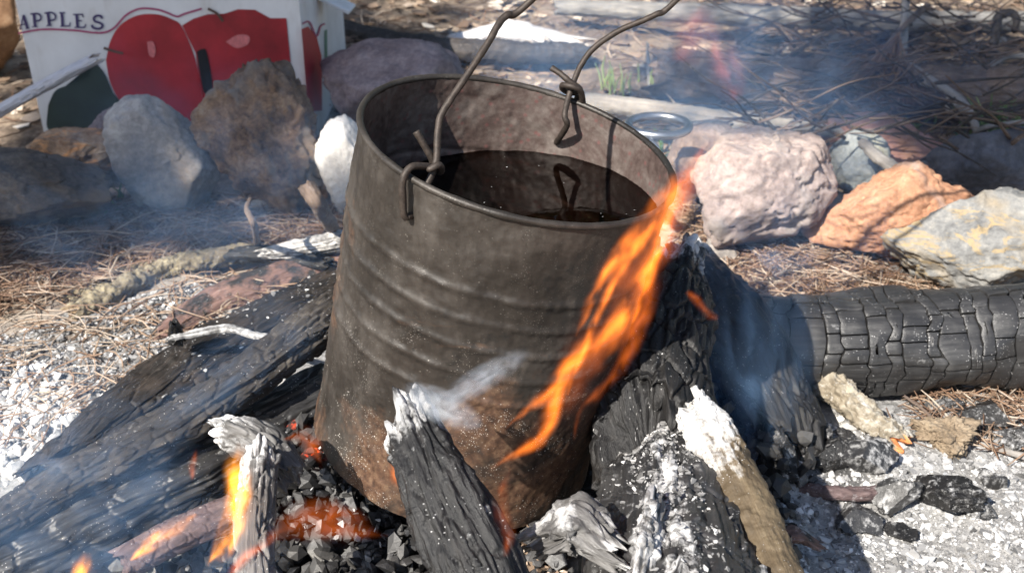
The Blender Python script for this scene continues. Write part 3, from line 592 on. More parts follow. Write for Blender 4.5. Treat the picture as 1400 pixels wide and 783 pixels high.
# big blocky log on the right, every char block a piece of its own
LP = catmull([G(1020, 468, .036), G(1110, 470, .036), G(1250, 464, .037), G(1480, 452, .038)], 200)
LR = .0345
LT = np.gradient(LP, axis=0); LT /= np.linalg.norm(LT, axis=1)[:, None]; LS = np.concatenate([[0], np.cumsum(np.linalg.norm(np.diff(LP, axis=0), axis=1))]); LL = LS[-1]
def log_frame(s):
    C = np.stack([np.interp(s, LS, LP[:, k]) for k in range(3)], 1); T = np.stack([np.interp(s, LS, LT[:, k]) for k in range(3)], 1)
    N_ = np.array([0, 0, 1.0]) - T * T[:, 2:3]; N_ /= np.linalg.norm(N_, axis=1)[:, None]; return C, N_, np.cross(T, N_)
def log_pt(s, th, r):
    C, N_, B_ = log_frame(s); return C + (np.cos(th) * r)[:, None] * N_ + (np.sin(th) * r)[:, None] * B_
lbase = LP[100].copy(); lbase[2] = 0.0
BLOG = empty('blocky_log', tuple(lbase)); tag(BLOG, 'thick log charred into square blocks, lying below the grey and yellow rock', 'log')
P, q, t, at = tube(LP[::10], [LR - .0045], 160, 90, 1, lambda g, th, S_, R, L: .0042 * vnoise(np.stack([S_ * 22, np.cos(th) * 1.3, np.sin(th) * 1.3], 1), 9), .3, 2); at['ash'] = np.zeros(len(P))
link('core', mesh_data('core', rel(P, lbase), q, t, CHAR, True, at), BLOG)
sb = [0.0]
while sb[-1] < LL: sb.append(sb[-1] + random.uniform(.008, .026))
wob = lambda s, th: .0030 * vnoise(np.stack([s * 60, np.cos(th) * 2.2, np.sin(th) * 2.2], 1), 5) + .0016 * vnoise(np.stack([s * 200, np.cos(th) * 7, np.sin(th) * 7], 1), 6)
nb_ = 0
for i in range(len(sb) - 1):
    th0 = random.uniform(0, .5); cuts = [th0]
    while cuts[-1] < th0 + 2 * math.pi - .35: cuts.append(cuts[-1] + random.uniform(.26, 1.15))
    cuts[-1] = th0 + 2 * math.pi
    for j in range(len(cuts) - 1):
        n_ = 9; ln_ = np.array([0, .05, .2, .35, .5, .65, .8, .95, 1]); u_, v_ = np.meshgrid(ln_, ln_, indexing='ij'); u_, v_ = u_.ravel(), v_.ravel()
        tha, thb = cuts[j], cuts[j + 1]; slant = random.uniform(-.12, .12)
        gap_s, gap_t = .00052, .00052 / LR
        th = tha + gap_t + (thb - tha - 2 * gap_t) * v_ + slant * (u_ - .5) * np.minimum(v_, 1 - v_) * 2
        th = th + .05 * vnoise(np.stack([u_ * 3 + i, v_ * 0 + j, u_ * 0 + 1.5], 1), 3) * (1 - np.abs(2 * v_ - 1))
        s = sb[i] + gap_s + (sb[i + 1] - sb[i] - 2 * gap_s) * u_
        s = s + wob(np.where(u_ < .5, sb[i], sb[i + 1]) + 0 * s, th)
        e = np.maximum(np.abs(2 * u_ - 1), np.abs(2 * v_ - 1)); lift = random.uniform(-.0008, .0007)
        r = LR + lift + .0004 * (1 - e ** 2) + .0007 * vnoise(np.stack([s * 120, th * 4, s * 0], 1), 8) + .0042 * vnoise(np.stack([s * 22, np.cos(th) * 1.3, np.sin(th) * 1.3], 1), 9)
        r = r - .0009 * (np.abs(2 * u_ - 1) > .9) * (np.abs(2 * v_ - 1) > .9) - .0005 * np.maximum(0, vnoise(np.stack([s * 300, th * 11, s * 0], 1), 12)) * (e > .9)
        r = r * (1 - .05 * (s / LL < .12))
        pt_ = log_pt(np.clip(s, 0, LL), th, r); gg = np.stack([np.cos(th) * LR, np.sin(th) * LR, s], 1); k = (np.arange(n_ - 1)[:, None] * n_ + np.arange(n_ - 1)).ravel()
        qq = np.stack([k, k + n_, k + 1 + n_, k + 1], 1); idx = np.arange(n_ * n_).reshape(n_, n_)
        loop = np.concatenate([idx[0, :-1], idx[:-1, -1], idx[-1, :0:-1], idx[:0:-1, 0]]); m_ = len(loop); b0 = n_ * n_
        low = log_pt(np.clip(s[loop], 0, LL), th[loop], r[loop] - .0035); a_ = np.arange(m_); nx_ = (a_ + 1) % m_
        qq = np.vstack([qq, np.stack([b0 + a_, b0 + nx_, b0 + m_ + nx_, b0 + m_ + a_], 1)])
        av_ = random.uniform(-.02, .20); gg = np.vstack([gg, gg[loop], gg[loop]])
        me = mesh_data('char_block', rel(np.vstack([pt_, pt_[loop], low]), lbase), qq, None, CHARS, True, {'guv': gg, 'ash': np.full(len(gg), av_), 'endf': np.zeros(len(gg))})
        link('char_block', me, BLOG); nb_ += 1
print('char blocks', nb_)

# ------------------------------------------------------------------ rocks of the fire ring
def rock_mesh(name, half, mat, seed, sub=6, planes=7, rough=.10, cut=(.55, .85), yaw=0.0, lean=0.0, strat=None, chisel=.06):
    rg = np.random.default_rng(seed); b, f = ICO[sub]
    bw = b + .05 * np.stack([fbm(b * 1.6 + seed, 3, seed + k) for k in range(3)], 1)
    r = np.full(len(b), 1.02); acc = np.exp(-48 * r)
    for k in range(planes * 2 + 2):
        n = rg.normal(size=3); n[2] *= .8; n /= np.linalg.norm(n); c_ = bw @ n
        acc = acc + np.exp(-48 * np.minimum(rg.uniform(*cut) / np.maximum(c_, .05), 3))
    p = b * (-np.log(acc) / 48)[:, None]
    d, c_ = voro(b * 1.9 + .3 * np.stack([fbm(b * 3, 2, seed + k) for k in range(3)], 1) + seed, seed)
    p = p * (1 + chisel * .8 * (c_ - .5) - chisel * .45 * (1 - sstep(0, .05, d)))[:, None]
    p = p * (1 + rough * .30 * fbm(b * 3.2 + seed, 3, seed + 3) + rough * .16 * fbm(b * 11, 4, seed + 4))[:, None]
    if strat: p = p * (1 + strat * np.abs(fbm((b @ np.array([[.9, .2, 0], [-.2, .9, .1], [.3, 0, .9]])) * np.array([9, 2, 3]), 4, seed + 8)) - strat * .4)[:, None]
    q = p * np.array(half); cl, sn = math.cos(lean), math.sin(lean)
    q = q @ np.array([[cl, 0, -sn], [0, 1, 0], [sn, 0, cl]]); cy, sy = math.cos(yaw), math.sin(yaw); q = q @ np.array([[cy, sy, 0], [-sy, cy, 0], [0, 0, 1]])
    q[:, 2] -= q[:, 2].min()
    return mesh_data(name, q, None, f, mat, True)
def rock(label, box, mat, seed, dy=.8, sink=.15, zs=1.0, name='rock', cat='rock', base_z=0.0, **kw):
    x0, x1, y0, y1 = box; p = G((x0 + x1) / 2, y1, base_z); d = (p - CAM) @ FW
    hx = (x1 - x0) / 2 * d / FPX; hz = (y1 - y0) / 2 * d / FPX * zs * 1.02; hy = hx * dy
    me = rock_mesh(name, (hx * 1.3, hy * 1.3, hz * 1.28), mat, seed, **kw)
    o_ = link(name, me, None, (p[0], p[1] + hy * .8, gz1(p[0], p[1] + hy) - hz * sink + base_z)); return tag(o_, label, cat, 'rocks ringing the fire')
R_RUST = mat_rock('rust_rock', [(.32, (.025, .016, .010)), (.45, (.11, .062, .034)), (.56, (.25, .15, .08)), (.72, (.40, .31, .22))], (.17, .155, .14), 30, 1.5)
R_GREY = mat_rock('grey_rock', [(.34, (.12, .108, .10)), (.5, (.26, .235, .215)), (.68, (.46, .43, .40))], (.34, .26, .19), 20, .7)
R_PURP = mat_rock('purple_rock', [(.34, (.10, .075, .08)), (.5, (.22, .17, .17)), (.68, (.38, .31, .3))], None, 24)
R_TAN = mat_rock('tan_rock', [(.34, (.16, .085, .045)), (.5, (.38, .25, .15)), (.66, (.58, .47, .36))], (.12, .09, .08), 24, vein=(.6, .3, .12))
R_DARK = mat_rock('dark_rock', [(.34, (.03, .024, .02)), (.5, (.09, .07, .055)), (.68, (.20, .16, .12))], (.16, .11, .07), 30)
R_PINK = mat_rock('pinkish_rock', [(.3, (.12, .09, .08)), (.45, (.27, .21, .19)), (.58, (.40, .325, .295)), (.72, (.55, .48, .43))], (.30, .27, .255), 22, .9)
R_RED = mat_rock('red_rock', [(.32, (.18, .09, .075)), (.5, (.36, .20, .165)), (.7, (.50, .33, .28))], (.45, .26, .16), 20, .6)
R_ORAN = mat_rock('orange_rock', [(.32, (.12, .06, .04)), (.46, (.32, .155, .085)), (.6, (.46, .26, .155)), (.75, (.55, .42, .33))], (.33, .25, .215), 26, .9)
R_SLATE = mat_rock('slate_rock', [(.34, (.045, .05, .06)), (.5, (.095, .10, .12)), (.7, (.17, .175, .2))], None, 20, .5)
R_YEL = mat_rock('grey_yellow_rock', [(.32, (.08, .08, .08)), (.47, (.19, .188, .18)), (.6, (.31, .295, .265)), (.75, (.46, .43, .38))], (.28, .225, .15), 18, .8, vein=(.33, .245, .13))
R_WHITE = mat_rock('white_rock', [(.3, (.45, .41, .37)), (.5, (.66, .62, .57)), (.7, (.80, .77, .73))], None, 24, .7)
R_BLUE = mat_rock('blue_grey_rock', [(.34, (.14, .16, .17)), (.5, (.25, .275, .29)), (.7, (.4, .42, .42))], (.40, .38, .26), 24, .7)

rock('tall rust coloured jagged rock standing left of the can', (284, 458, 80, 292), R_RUST, 102, .55, .1, .80, planes=6, rough=.22, strat=.05, cut=(.52, .82), chisel=.22)
rock('smooth grey rock leaning against the rust coloured rock', (156, 305, 142, 296), R_GREY, 205, .7, .1, .95, planes=8, rough=.08, lean=.35, cut=(.5, .8))
rock('small purplish rock between the carton and the grey rock', (128, 218, 150, 222), R_PURP, 307, .8, .1, 1, planes=7, rough=.12)
rock('banded tan and orange rock with a sunlit top', (30, 152, 190, 266), R_TAN, 401, .8, .1, .85, planes=8, rough=.12, strat=.06)
rock('broad dark brown rock left of the pale ash', (-80, 142, 218, 352), R_DARK, 509, .7, .1, .74, planes=7, rough=.16, chisel=.10)
rock('rounded purple brown boulder behind the can', (440, 640, 72, 215), R_PURP, 613, .7, .12, .84, planes=6, rough=.08)
rock('white sunlit rock hugging the left side of the can', (446, 520, 170, 300), R_WHITE, 701, .8, .1, .95, planes=6, rough=.12)
rock('big pale pinkish rock with a broken corner', (948, 1136, 168, 372), R_PINK, 811, .75, .1, .84, planes=9, rough=.12, chisel=.12, cut=(.55, .8))
rock('pinkish rounded rock between the ring tool and the big pale rock', (908, 1012, 170, 292), R_PINK, 915, .8, .1, .76, planes=6, rough=.10)
rock('long flat reddish rock behind the big pale rock', (1105, 1290, 172, 262), R_RED, 1003, .6, .1, .78, planes=6, rough=.08)
rock('small blue grey rock between the pale and the orange rock', (1138, 1222, 208, 290), R_BLUE, 1107, .8, .1, .95, planes=7, rough=.10)
rock('rough orange rock before the reddish rock', (1136, 1328, 226, 380), R_ORAN, 1211, .75, .1, .85, planes=8, rough=.16, chisel=.11, cut=(.55, .85))
rock('dark slate grey rock at the edge of the brush', (1270, 1430, 178, 296), R_SLATE, 1303, .7, .1, .95, planes=7, rough=.07, lean=-.2)
rock('small tan rock wedged by the slate rock', (1306, 1350, 240, 282), R_TAN, 1405, .8, .1, 1, sub=5, planes=7)
rock('grey and yellow angular rock above the blocky charred log', (1226, 1450, 262, 420), R_YEL, 1512, .7, .1, .78, planes=8, rough=.10, strat=.06, cut=(.55, .8))
rock('smooth reddish brown boulder beside the apple carton', (-120, 24, -60, 135), mat_rock('brown_boulder', [(.34, (.10, .05, .025)), (.5, (.22, .12, .06)), (.68, (.36, .24, .14))], None, 16, .5), 1601, .8, .1, .95, planes=3, rough=.05)
rock('small brown stone in the gap before the pinkish rounded rock', (930, 975, 250, 300), R_DARK, 1707, .8, .1, 1, sub=5, planes=7, chisel=.1)
rock('small flat grey stone on needles below the big pale rock', (960, 1010, 330, 372), R_GREY, 1711, .8, .1, .8, sub=5, planes=7)
# charcoal lumps in the ash on the right
CLAB = {0: 'ash grey charcoal lump against the brown barked branch', 4: 'rounded charcoal lump just above the maroon stick', 5: 'angular charcoal lump at the tip of the maroon stick', 6: 'broad flat black charcoal lump below the tan dirt clod', 7: 'small charcoal lump under the snapped pale branch',
        8: 'charcoal lump in the needles under the blocky log', 10: 'flat charcoal lump just below the maroon stick', 14: 'small charcoal lump at the foot of the broad blue black log', 16: 'small charcoal lump between pale branch and maroon stick'}
for i, (x, y, wpx, hpx) in enumerate([(1062, 645, 62, 74), (1112, 612, 40, 50), (1100, 640, 40, 36), (1130, 640, 54, 44), (1178, 646, 62, 48), (1222, 690, 56, 54), (1290, 688, 86, 46), (1335, 705, 40, 34), (1145, 610, 40, 34), (1340, 570, 70, 46), (1390, 600, 60, 40), (1170, 715, 56, 30), (1230, 730, 40, 24), (1360, 660, 40, 26), (1290, 555, 46, 34), (1060, 585, 44, 40), (1200, 625, 34, 24)]):
    p = G(x, y + hpx * .3, .004); d = (p - CAM) @ FW; hw = wpx / 2 * d / FPX; hh = hpx / 2 * d / FPX
    b, f = ICO[5]; rg = np.random.default_rng(i + 50); v = b * (1 + .30 * fbm(b * 1.7 + i * 7, 4, i) + .06 * voro(b * 5 + i, i)[0])[:, None]
    for k in range(7): n = rg.normal(size=3); n /= np.linalg.norm(n); v = v - np.maximum(v @ n - rg.uniform(.45, .8), 0)[:, None] * n
    v = v * np.array([hw * 1.15, hw * .9, hh]); v[:, 2] -= v[:, 2].min()
    o_ = link('charcoal_lump', mesh_data('charcoal_lump', v, None, f, CHARS if i % 3 else CHAR, False, {'guv': v + i, 'ash': np.full(len(v), [.30, .42, .34][i % 3]), 'endf': np.zeros(len(v))}), None, (p[0], p[1], gz1(p[0], p[1]) - hh * .25))
    tag(o_, CLAB.get(i, 'dark charcoal lump dusted with ash, right of the fire below the blocky log'), 'charcoal', 'charcoal lumps in the ash')
cl = rock_mesh('dirt_clod', (.024, .018, .012), mat_rock('tan_dirt', [(.34, (.11, .08, .05)), (.5, (.24, .18, .12)), (.68, (.38, .31, .22))], None, 60, 1.0), 77, planes=3, rough=.6, chisel=.15)
p = G(1292, 630, .0); tag(link('dirt_clod', cl, None, (p[0], p[1] + .005, gz1(p[0], p[1]) - .006)), 'tan crumbly dirt clod beside the snapped branch end', 'clod')

# ------------------------------------------------------------------ coal bed under the can
def bed(n, poly, lo, hi, zlo, zhi, name, label, mat, geo, rnd=None, flat=.4):
    xy = in_poly_px(n, poly, .04); s = lsize(n, lo, hi)
    return scat(name, label, 'charcoal', xy, s, mat, geo, flat, 2.6, .2, rnd, RNG.uniform(zlo, zhi, n))
bed(2600, [(330, 610), (520, 560), (700, 560), (780, 640), (800, 790), (640, 830), (330, 830)], .0025, .0085, -.004, .028, 'charcoal_chips', 'heap of black charcoal chips in front of the can', COALM, 'lumps', None, .55)
bed(1500, fire_bed, .003, .010, -.004, .016, 'charcoal_bed', 'black charcoal crumbs bedded under the burning logs', COALM, 'lumps', None, .7)
bed(60, [(370, 600), (480, 570), (560, 640), (620, 760), (420, 800)], .0012, .0035, .018, .030, 'ash_chips', 'pale ash chips lying on the charcoal heap', ASHM, 'chips')
bed(500, [(640, 740), (800, 690), (820, 790), (640, 815)], .002, .0065, .004, .026, 'burnt_flakes', 'brown and grey burnt flakes below the can', LITM, 'chips', RNG.uniform(.2, .9, 500))
EMB, nt = newmat('ember'); o = coord(nt); n1 = noise(nt, o, 260, 4, .6)
p_ = finish(nt, (.05, .02, .015), .8); nt.links.new(ramp(nt, n1, [(.48, (0, 0, 0)), (.60, (.8, .06, .01)), (.75, (1, .25, .04))]), p_.inputs['Emission Color']); p_.inputs['Emission Strength'].default_value = .6
for i, (x, y, s, lab) in enumerate([(428, 622, .007, 'glowing red ember tucked against the lower left side of the can'), (400, 580, .006, 'small red ember between the rounded branch and the can')]):
    v, f = lumps_geo(1, 2); dd = None; p = D(x, y, dd) if dd else G(x, y, .05)
    tag(link('ember', mesh_data('ember', v[0] * np.array([s, s * .7, s * .8]), None, f, EMB, False), None, tuple(p)), lab, 'ember')

# ------------------------------------------------------------------ apple carton
bl = G(62, 192, 0); br = G(428, 200, 0); bl[2] = br[2] = 0
ux = br - bl; BW = np.linalg.norm(ux); ux /= BW; uy = np.array([-ux[1], ux[0], 0]); BH = .205; BD = .20
print('carton width', BW)
CART, nt = newmat('white_cardboard'); o = coord(nt)
c = ramp(nt, noise(nt, o, 14, 5, .6), [(.3, (.60, .585, .57)), (.6, (.74, .73, .72))]); c = mixc(nt, ramp(nt, noise(nt, coord(nt, 'Object', (1, 1, .3)), 45, 5), [(.55, 0), (.75, .5)]), c, (.42, .36, .3))
finish(nt, c, .8, bump(nt, noise(nt, coord(nt, 'Object', (1, .02, .02)), 380, 2), .12, .0006))
BROWNC = mat_simple('brown_cardboard', (.36, .25, .16), .85)
BOX = empty('apple_carton', tuple(bl)); tag(BOX, 'white cardboard fruit carton printed with red apples behind the rocks', 'box')
def slab(name, a, u, v, n, w_, h_, t_, mat, parent, nsub=1):
    """board of w x h x t with its corner at a"""
    bm = bmesh.new(); vs = []
    for k in (0, 1):
        for (i, j) in ((0, 0), (1, 0), (1, 1), (0, 1)): vs.append(bm.verts.new(tuple(a + u * (w_ * i) + v * (h_ * j) + n * (t_ * k))))
    for q in ((0, 3, 2, 1), (4, 5, 6, 7), (0, 1, 5, 4), (1, 2, 6, 5), (2, 3, 7, 6), (3, 0, 4, 7)): bm.faces.new([vs[i] for i in q])
    bmesh.ops.recalc_face_normals(bm, faces=bm.faces); bmesh.ops.bevel(bm, geom=bm.edges[:], offset=t_ * .2, segments=1, affect='EDGES')
    me = bpy.data.meshes.new(name); bm.to_mesh(me); bm.free(); me.materials.append(mat); return link(name, me, parent)
Z3 = np.array([0, 0, 1.0]); O3 = np.zeros(3)
front = slab('front_panel', O3, ux, Z3, uy, BW, BH, .004, CART, BOX)
side = slab('side_panel', ux * (BW - .004) + uy * .0042, uy, Z3, ux, BD - .0084, BH, .004, CART, BOX)
slab('side_panel', uy * .0042, uy, Z3, ux, BD - .0084, BH, .004, CART, BOX)
slab('back_panel', uy * (BD - .004), ux, Z3, uy, BW, BH, .004, CART, BOX)
slab('bottom_panel', ux * .0045 + uy * .0045 + Z3 * .002, ux, uy, Z3, BW - .009, BD - .009, .004, BROWNC, BOX)
# folded top flap sticking out over the right side
fv = np.array([.90, -.10, -.42]); fv /= np.linalg.norm(fv); fu = np.array([.1, .95, -.05]); fu -= fv * (fu @ fv); fu /= np.linalg.norm(fu)
tp = D(408, -12, (bl - CAM) @ FW - .02); slab('flap', tp - bl, fu, fv, np.cross(fv, fu), .03, .055, .004, CART, BOX)
def on_front(px, py, off=.0006):
    r = ray(px, py); n = -uy; t = ((bl - CAM) @ n + off) / (r @ n); return CAM + r * t - bl
def on_side(px, py, off=.0006):
    r = ray(px, py); n = ux; a = bl + ux * BW; t = ((a - CAM) @ n + off) / (r @ n); return CAM + r * t - bl
def shape(name, pts, mat, fn=on_front, parent=front, off=.0006, smooth=True):
    pts = np.array(pts, float)
    if smooth:
        c_ = catmull(np.vstack([pts, pts[:1]]), 72)[:-1]
    else: c_ = pts
    v = np.array([fn(x, y, off) for x, y in c_]); bm = bmesh.new(); vs = [bm.verts.new(tuple(p)) for p in v]; bm.faces.new(vs)
    bmesh.ops.triangulate(bm, faces=bm.faces[:]); bmesh.ops.recalc_face_normals(bm, faces=bm.faces)
    me = bpy.data.meshes.new(name); bm.to_mesh(me); bm.free(); me.materials.append(mat); return link(name, me, parent)
def strokes(name, lines, mat, fn=on_front, parent=front, off=.0012):
    vs, fs = [], []
    for pts, wid in lines:
        pts = np.array(pts, float); n = max(2, len(pts) * 6) if len(pts) > 2 else 2; c_ = catmull(pts, n); t = np.gradient(c_, axis=0); t /= np.linalg.norm(t, axis=1)[:, None] + 1e-9
        nn = np.stack([-t[:, 1], t[:, 0]], 1) * wid / 2; k0 = len(vs)
        for i in range(n): vs += [fn(*(c_[i] + nn[i]), off), fn(*(c_[i] - nn[i]), off)]
        fs += [[k0 + 2 * i, k0 + 2 * i + 1, k0 + 2 * i + 3, k0 + 2 * i + 2] for i in range(n - 1)]
    return link(name, mesh_data(name, np.array(vs), np.array(fs), None, mat, False), parent)
z = lambda pts: [(x * .383, y * .383) for x, y in pts]; zz_ = lambda pts: [(x * .2044, y * .2044) for x, y in pts]
RED = mat_simple('red_print', (.36, .018, .026), .6, 0, .45, 11, .05); DRED = mat_simple('pale_highlight_print', (.56, .16, .16), .6, 0, .25, 300, .05)
NAVY = mat_simple('navy_print', (.045, .03, .11), .6, 0, .1); PURL = mat_simple('magenta_print', (.34, .04, .12), .6, 0, .1); GRN = mat_simple('dark_green_print', (.018, .032, .022), .6, 0, .3, 40, .05)
BLK = mat_simple('dark_opening', (.012, .010, .010), .9, 0, .1); STEM = mat_simple('brown_print', (.09, .05, .035), .6)
GRN2 = mat_simple('pale_green_print', (.10, .22, .16), .6, 0, .2)
shape('printed_apple', z([(378, 215), (395, 145), (430, 90), (490, 56), (560, 52), (615, 70), (648, 95), (690, 190), (715, 300), (720, 430), (620, 440), (500, 412), (430, 362), (392, 290)]), RED)
shape('printed_apple', z([(650, 92), (690, 68), (740, 52), (800, 50), (850, 34), (910, 36), (965, 66), (1022, 66), (1030, 150), (1040, 250), (1050, 420), (880, 440), (735, 425), (722, 300), (698, 190)]), RED, off=.0009, smooth=False)
shape('printed_highlight', z([(525, 150), (545, 150), (556, 180), (548, 205), (532, 195)]), DRED, off=.0016); shape('printed_highlight', z([(805, 150), (850, 125), (888, 130), (885, 158), (845, 172)]), DRED, off=.0016)
shape('printed_leaf', z([(172, 375), (200, 322), (262, 300), (318, 275), (330, 222), (372, 262), (402, 330), (455, 395), (440, 455), (340, 472), (180, 470)]), GRN, off=.0013)
shape('hand_hole', z([(702, 185), (722, 176), (738, 188), (758, 300), (752, 330), (732, 335), (720, 300)]), BLK, off=.0019)
strokes('printed_stem', [(z([(742, 32), (775, 50), (796, 78)]), 3.5)], STEM, off=.0017); strokes('printed_stem', [(z([(370, 172), (400, 182), (440, 192)]), 3.5)], STEM, off=.0017)
strokes('printed_line', [(z([(65, 120), (150, 106), (260, 109), (330, 117), (375, 116), (410, 98), (450, 55), (500, 32), (560, 35), (600, 48), (632, 60), (660, 50), (720, 32)]), 2.6)], PURL)
LET = {'A': [([(155, 105), (146, 150), (135, 195)], 8), ([(155, 103), (170, 148), (184, 191)], 17), ([(142, 165), (172, 165)], 7), ([(126, 197), (149, 195)], 8), ([(170, 193), (195, 190)], 8)],
       'P': [([(226, 95), (234, 178)], 18), ([(203, 96), (250, 93), (272, 112), (266, 136), (236, 144)], 11), ([(214, 181), (251, 179)], 8)],
       'Q': [([(320, 88), (330, 172)], 18), ([(298, 90), (345, 86), (370, 106), (364, 132), (332, 139)], 11), ([(310, 175), (347, 172)], 8)],
       'L': [([(413, 88), (418, 175)], 18), ([(396, 88), (434, 87)], 8), ([(403, 178), (467, 175)], 9), ([(465, 178), (470, 152)], 8)],
       'E': [([(512, 100), (518, 185)], 18), ([(488, 99), (553, 98)], 9), ([(551, 97), (555, 116)], 8), ([(515, 141), (547, 140)], 8), ([(498, 186), (567, 185)], 9), ([(565, 188), (573, 164)], 8)],
       'S': [([(682, 128), (674, 110), (648, 107), (627, 122), (636, 145), (668, 155), (686, 172), (672, 191), (640, 193), (620, 184), (614, 168)], 15)]}
for i, k in enumerate('APQLES'): strokes('letter', [(zz_(p_), w_ * .2044 * 1.05) for p_, w_ in LET[k]], NAVY)
shape('printed_apple', z([(1076, 105), (1100, 95), (1130, 130), (1148, 200), (1150, 395), (1100, 400)]), RED, on_side, side, smooth=False)
shape('printed_leaf', z([(1158, 110), (1168, 105), (1170, 290), (1160, 290)]), GRN2, on_side, side, smooth=False)
strokes('printed_line', [(z([(1080, 85), (1105, 80), (1130, 130), (1145, 95), (1160, 85)]), 2.2)], PURL, on_side, side)

make_log('leaning_stake', 'silvery split stake leaning on the front of the apple carton', 'stake', [D(-75, 205, 1.12), D(0, 152, 1.10), D(70, 112, 1.085), D(128, 82, 1.075)], [.008, .0085, .0085, .0070], SILVW, char_disp(.0012, .03, 131, .06, .0008, .15), None, 160, 40, .7, .9, 33)

# ------------------------------------------------------------------ ring tool, poles and background wood
STEEL = mat_simple('dull_steel', (.34, .36, .40), .35, .85, .25, 120, .2)
RT_ = empty('ring_tool', tuple(G(898, 215, 0))); tag(RT_, 'dull steel ring handled tool standing behind the can', 'tool')
cR = D(900, 172, .93); a = np.linspace(0, 2 * math.pi, 49); ringp = cR + np.cos(a)[:, None] * U(.0245, 0, 0) + np.sin(a)[:, None] * U(0, .021, .0)
P, q, t, at = tube(ringp, [.0036], 140, 14, jag=0, cap=1); link('ring', mesh_data('ring', rel(P, RT_.location), q, t, STEEL), RT_)
P, q, t, at = tube([cR + U(-.010, -.022, -.004), cR + U(-.004, -.028, -.014), cR + U(-.002, -.020, -.06), U(G(898, 215, 0)[0], G(898, 215, 0)[1], -.02)], [.0042, .0042, .0038, .0036], 60, 14, jag=0, cap=2); link('shaft', mesh_data('shaft', rel(P, RT_.location), q, t, STEEL), RT_)
make_log('grey_pole', 'long smooth grey pole lying behind the pale rocks', 'pole', [G(770, 136, .045), G(860, 146, .050), G(960, 160, .055), G(1060, 172, .055), G(1155, 182, .052)], [.0095, .0095, .0092, .0085, .0045], GREYT, bark_disp(141, .07, .0005), lambda P, N, su, g: .1 + 0 * su, 220, 50, 1, .2, 34)
make_log('fallen_branch', 'dark grey fallen branch on the ground behind the boulder', 'branch', [G(430, 30, .012), G(500, 50, .014), G(580, 66, .016), G(690, 72, .016), G(800, 74, .014)], [.011, .0145, .0155, .0145, .012], DARKT, bark_disp(143, .10, .0010), lambda P, N, su, g: .06 + 0 * su, 200, 50, 1, .3, 35)
make_log('pale_wood_slab', 'bleached white slab of wood above the fallen branch', 'wood', [G(632, 52, .010), G(700, 46, .014), G(790, 58, .010)], [.012, .022, .010], SILVW, char_disp(.001, .03, 145, .15, .001, .2), lambda P, N, su, g: .6 + 0 * su, 120, 50, .6, .6, 36)
make_log('pale_wood_slab', 'bleached splinter of wood leaning on the white slab', 'wood', [G(690, 30, .02), G(720, 40, .02), G(745, 55, .016)], [.006, .012, .008], SILVW, char_disp(.001, .03, 146, .15, .001, .2), lambda P, N, su, g: .6 + 0 * su, 90, 40, .6, .6, 37)
make_log('fallen_log', 'thick dark fallen log lying in the shade behind the brush', 'log', [G(900, 100, .028), G(1080, 118, .030), G(1250, 126, .030), G(1480, 136, .030)], [.026, .030, .030, .030], DEADW, bark_disp(147, .08, .002), lambda P, N, su, g: .12 + 0 * su, 180, 90, 1, .3, 38)
make_log('fallen_log', 'grey fallen log at the back of the brush', 'log', [G(760, 10, .03), G(1000, 20, .035), G(1250, 30, .035), G(1500, 30, .035)], [.010, .013, .013, .013], GREYW, bark_disp(149, .08, .001), None, 150, 60, 1, .3, 39)
make_log('pale_stake', 'pale upright stake behind the brush', 'stake', [G(1322, 118, 0), D(1328, 70, 1.62), D(1330, -30, 1.62)], [.012, .011, .010], BARK, bark_disp(151, .08, .0008), None, 90, 40, 1, .2, 40, upv=(1, 0, 0))
make_log('short_twig', 'short grey twig resting on the orange rock', 'twig', [D(1180, 196, .985), D(1200, 214, .97), D(1232, 236, .955)], [.0045, .0055, .005], GREYT, bark_disp(153, .1, .0005), None, 60, 24, 1, .3, 41)
